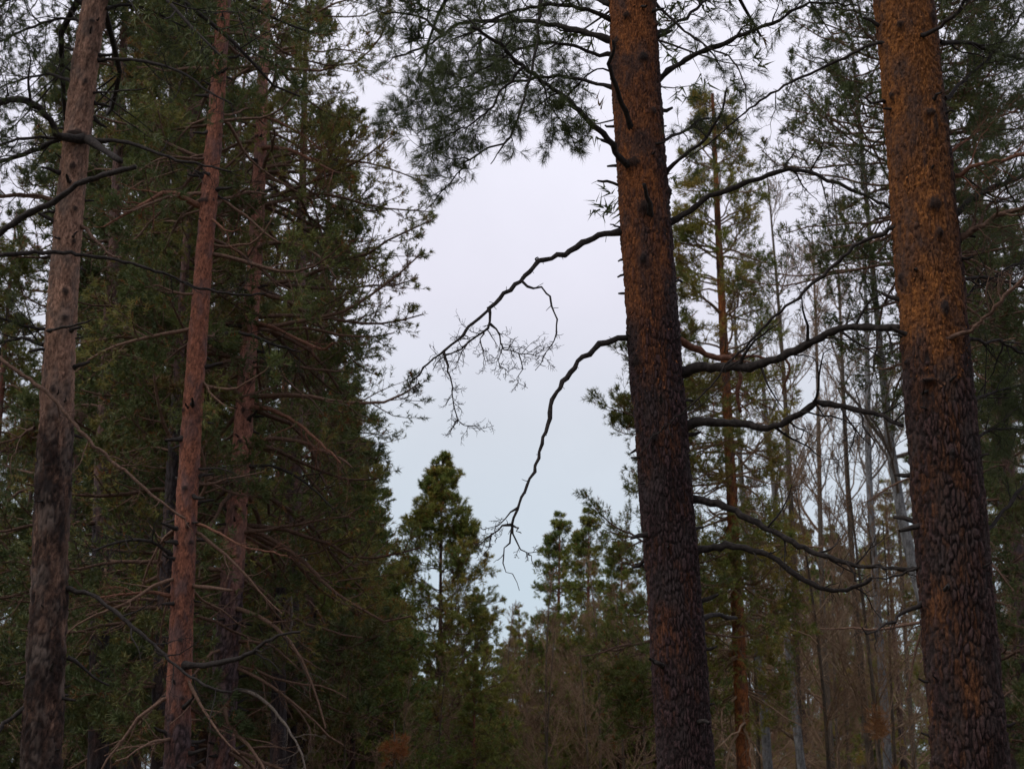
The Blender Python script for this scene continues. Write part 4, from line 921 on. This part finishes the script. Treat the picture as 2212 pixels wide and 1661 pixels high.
# pale aspens right of centre
def aspen(label, d, rows, H, r=None):
    tr = Trunk(d, rows, H, rtop=0.02)
    org = (float(tr.x(0)), d, 0)
    root = thing('aspen_tree', label, 'aspen tree', org)
    link('trunk', trunk_mesh('aspen_trunk', tr, org, M_BARK_BIRCH, lambda z: 0 * z + 0.2, 24, 0.08, cell=(0.08, 0.2), depth=0.004, seed=int(d)), root)
    P, R, _ = whorl_limbs(tr, org, H * 0.4, H * 0.96, lambda z: 0.22 * (H - z) + 0.4, 2.6, n=8, el0=40, el1=65, droop=0.15, tipup=0.2, rfac=0.5)
    tb = Tubes(); tb.add(P, R, 5)
    P2, R2 = spawn(P, R, 7, s0=0.15, a=0.5, b=0.2, ang=40, n=6, up=0.2, grow=0.3, flat=0.15, wob=0.14, rmin=0.005); tb.add(P2, R2, 4)
    P3, R3 = spawn(P2, R2, 5, s0=0.15, a=0.5, b=0.15, ang=40, n=2, up=0.15, grow=0.3, flat=0.1, wob=0.18, rmin=0.004); tb.spikes(P3, 0.010)
    b = link('limbs_and_twigs', tb.mesh('aspen_twigs', M_TWIG_PALE), root); b['kind'] = 'stuff'
aspen('pale grey aspen leaning into the left edge of the thick orange pine', 21.0, [(700,1890,1902),(945,1912,1932),(1110,1936,1958),(1180,1952,1976),(1240,1965,1990)], 14)
aspen('thin pale aspen left of the leaning one', 30.0, [(830,1868,1880),(1130,1875,1890),(1400,1893,1910),(1661,1908,1928)], 14)
aspen('grey aspen low beside the rust-red trunk', 28.0, [(900,1590,1600),(1330,1622,1637),(1500,1638,1655),(1661,1648,1670)], 12)
aspen('pale leaning aspen right of the rust-red trunk', 32.0, [(900,1650,1660),(1300,1688,1700),(1500,1705,1722),(1661,1722,1742)], 13)

for (px, py, d, R, lab) in [(1882,1560,15.0,0.42,'rust-orange dead pine sapling low between the two big right trunks'),(848,1598,20.0,0.40,'brown dead pine sapling low in the dark wood left of centre')]:
    H = zat(py - 45, d); x = W(px, py, d)[0][0]
    tr = StraightTrunk(0, 0, H, 0.025, lean=(0.01, 0), bow=0.04); root = thing('dead_sapling', lab, 'dead sapling', (x, d, 0))
    Pn, Nn = crown(tr, (0, 0, 0), H * 0.45, H - 0.05, lambda z: R * (1.1 - (z - H * 0.45) / (H * 0.6)), per_m=22, sub=5, twg=3, nn=14, nL=0.08, nw=0.005, tint=(1.0, 0.02), bmat=M_TWIG_BROWN, tipup=0.1)
    put(root, trunk_mesh('sapling_trunk', tr, (0, 0, 0), M_BARK_BROWN, lambda z: 0 * z, 8, 0.1, depth=0.002), Pn, Nn)
    Nn.attributes['tint'].data.foreach_set('value', np.full(len(Nn.vertices), 0.97, np.float32))

# ---- J: dark broken snag
dJ = 21.0
trJ = Trunk(dJ, [(1200,604,622),(1310,592,618),(1450,588,616),(1661,583,615)], zat(1270, dJ), rtop=0.05)
orgJ = (float(trJ.x(0)), dJ, 0)
J = thing('dead_snag', 'short dead snag with dangling pale broken boughs, right of the purplish-footed pine', 'dead tree', orgJ)
link('trunk', trunk_mesh('snag_trunk', trJ, orgJ, M_BARK_G, lambda z: 0 * z + 0.9, 36, 0.04, cell=(0.05, 0.15), depth=0.014, seed=83), J)
for rec in [([(605,1330),(620,1300),(628,1290),(631,1330),(628,1370),(640,1410),(655,1440),(668,1470)], 7, 4, -0.1, -0.4, PAL),
            ([(600,1420),(575,1400),(560,1350)], 6, 3, 0, -0.3, DRK), ([(605,1500),(640,1530),(668,1570),(672,1620)], 5, 3, 0, -0.3, MID), ([(600,1450),(620,1420),(645,1395)], 7, 4, 0, -0.2, DRK)]:
    traced(J, orgJ, dJ, rec[0], rec[1], rec[2], rec[3], rec[4], mat=rec[5], side=(6, 0.4, 0.3))

ORD = ['first', 'second', 'third', 'fourth', 'fifth', 'sixth', 'seventh', 'eighth', 'ninth', 'tenth', 'eleventh', 'twelfth', 'thirteenth', 'fourteenth', 'fifteenth', 'sixteenth', 'seventeenth', 'eighteenth', 'nineteenth', 'twentieth'] + ['twenty-' + w for w in ('first', 'second', 'third', 'fourth', 'fifth', 'sixth', 'seventh', 'eighth', 'ninth')]
MARKS = [(100, 'left of the leftmost large pine'), (395, 'between the leftmost and salmon pines'), (510, 'between the salmon and rosy trunks'), (948, 'between the rosy trunk and the pointed pine'),
         (1425, 'between the pointed pine and the central trunk'), (1595, 'between the central trunk and the rust-red one'), (1930, 'between the rust-red trunk and leaning aspen'), (2075, 'behind the thick orange pine'), (9999, 'right of the thick orange pine')]
for grp, kind in ((GL, 'dark background pine'), (GR, 'background pine'), (GB, 'leafless tree'), ('young pines in the thicket below the sky gap', 'young pine')):
    bins = {}
    for o in bpy.data.objects:
        if o.parent is None and o.get('group') == grp:
            u = o.location.x / (o.location.y / ct) * F + 1106
            bins.setdefault(next(i for i, mk in enumerate(MARKS) if u < mk[0]), []).append((u, o))
    for i, L in bins.items():
        for k, (u, o) in enumerate(sorted(L, key=lambda q: q[0])):
            o['label'] = kind + (' standing alone ' if len(L) == 1 else ', %s from left of those ' % ORD[k]) + MARKS[i][1]

tri = sum(len(m.loops) - 2 * len(m.polygons) for m in bpy.data.meshes)
print('TRIS', tri, 'OBJ', len(bpy.data.objects), 'script s', round(time.time() - T0, 1))
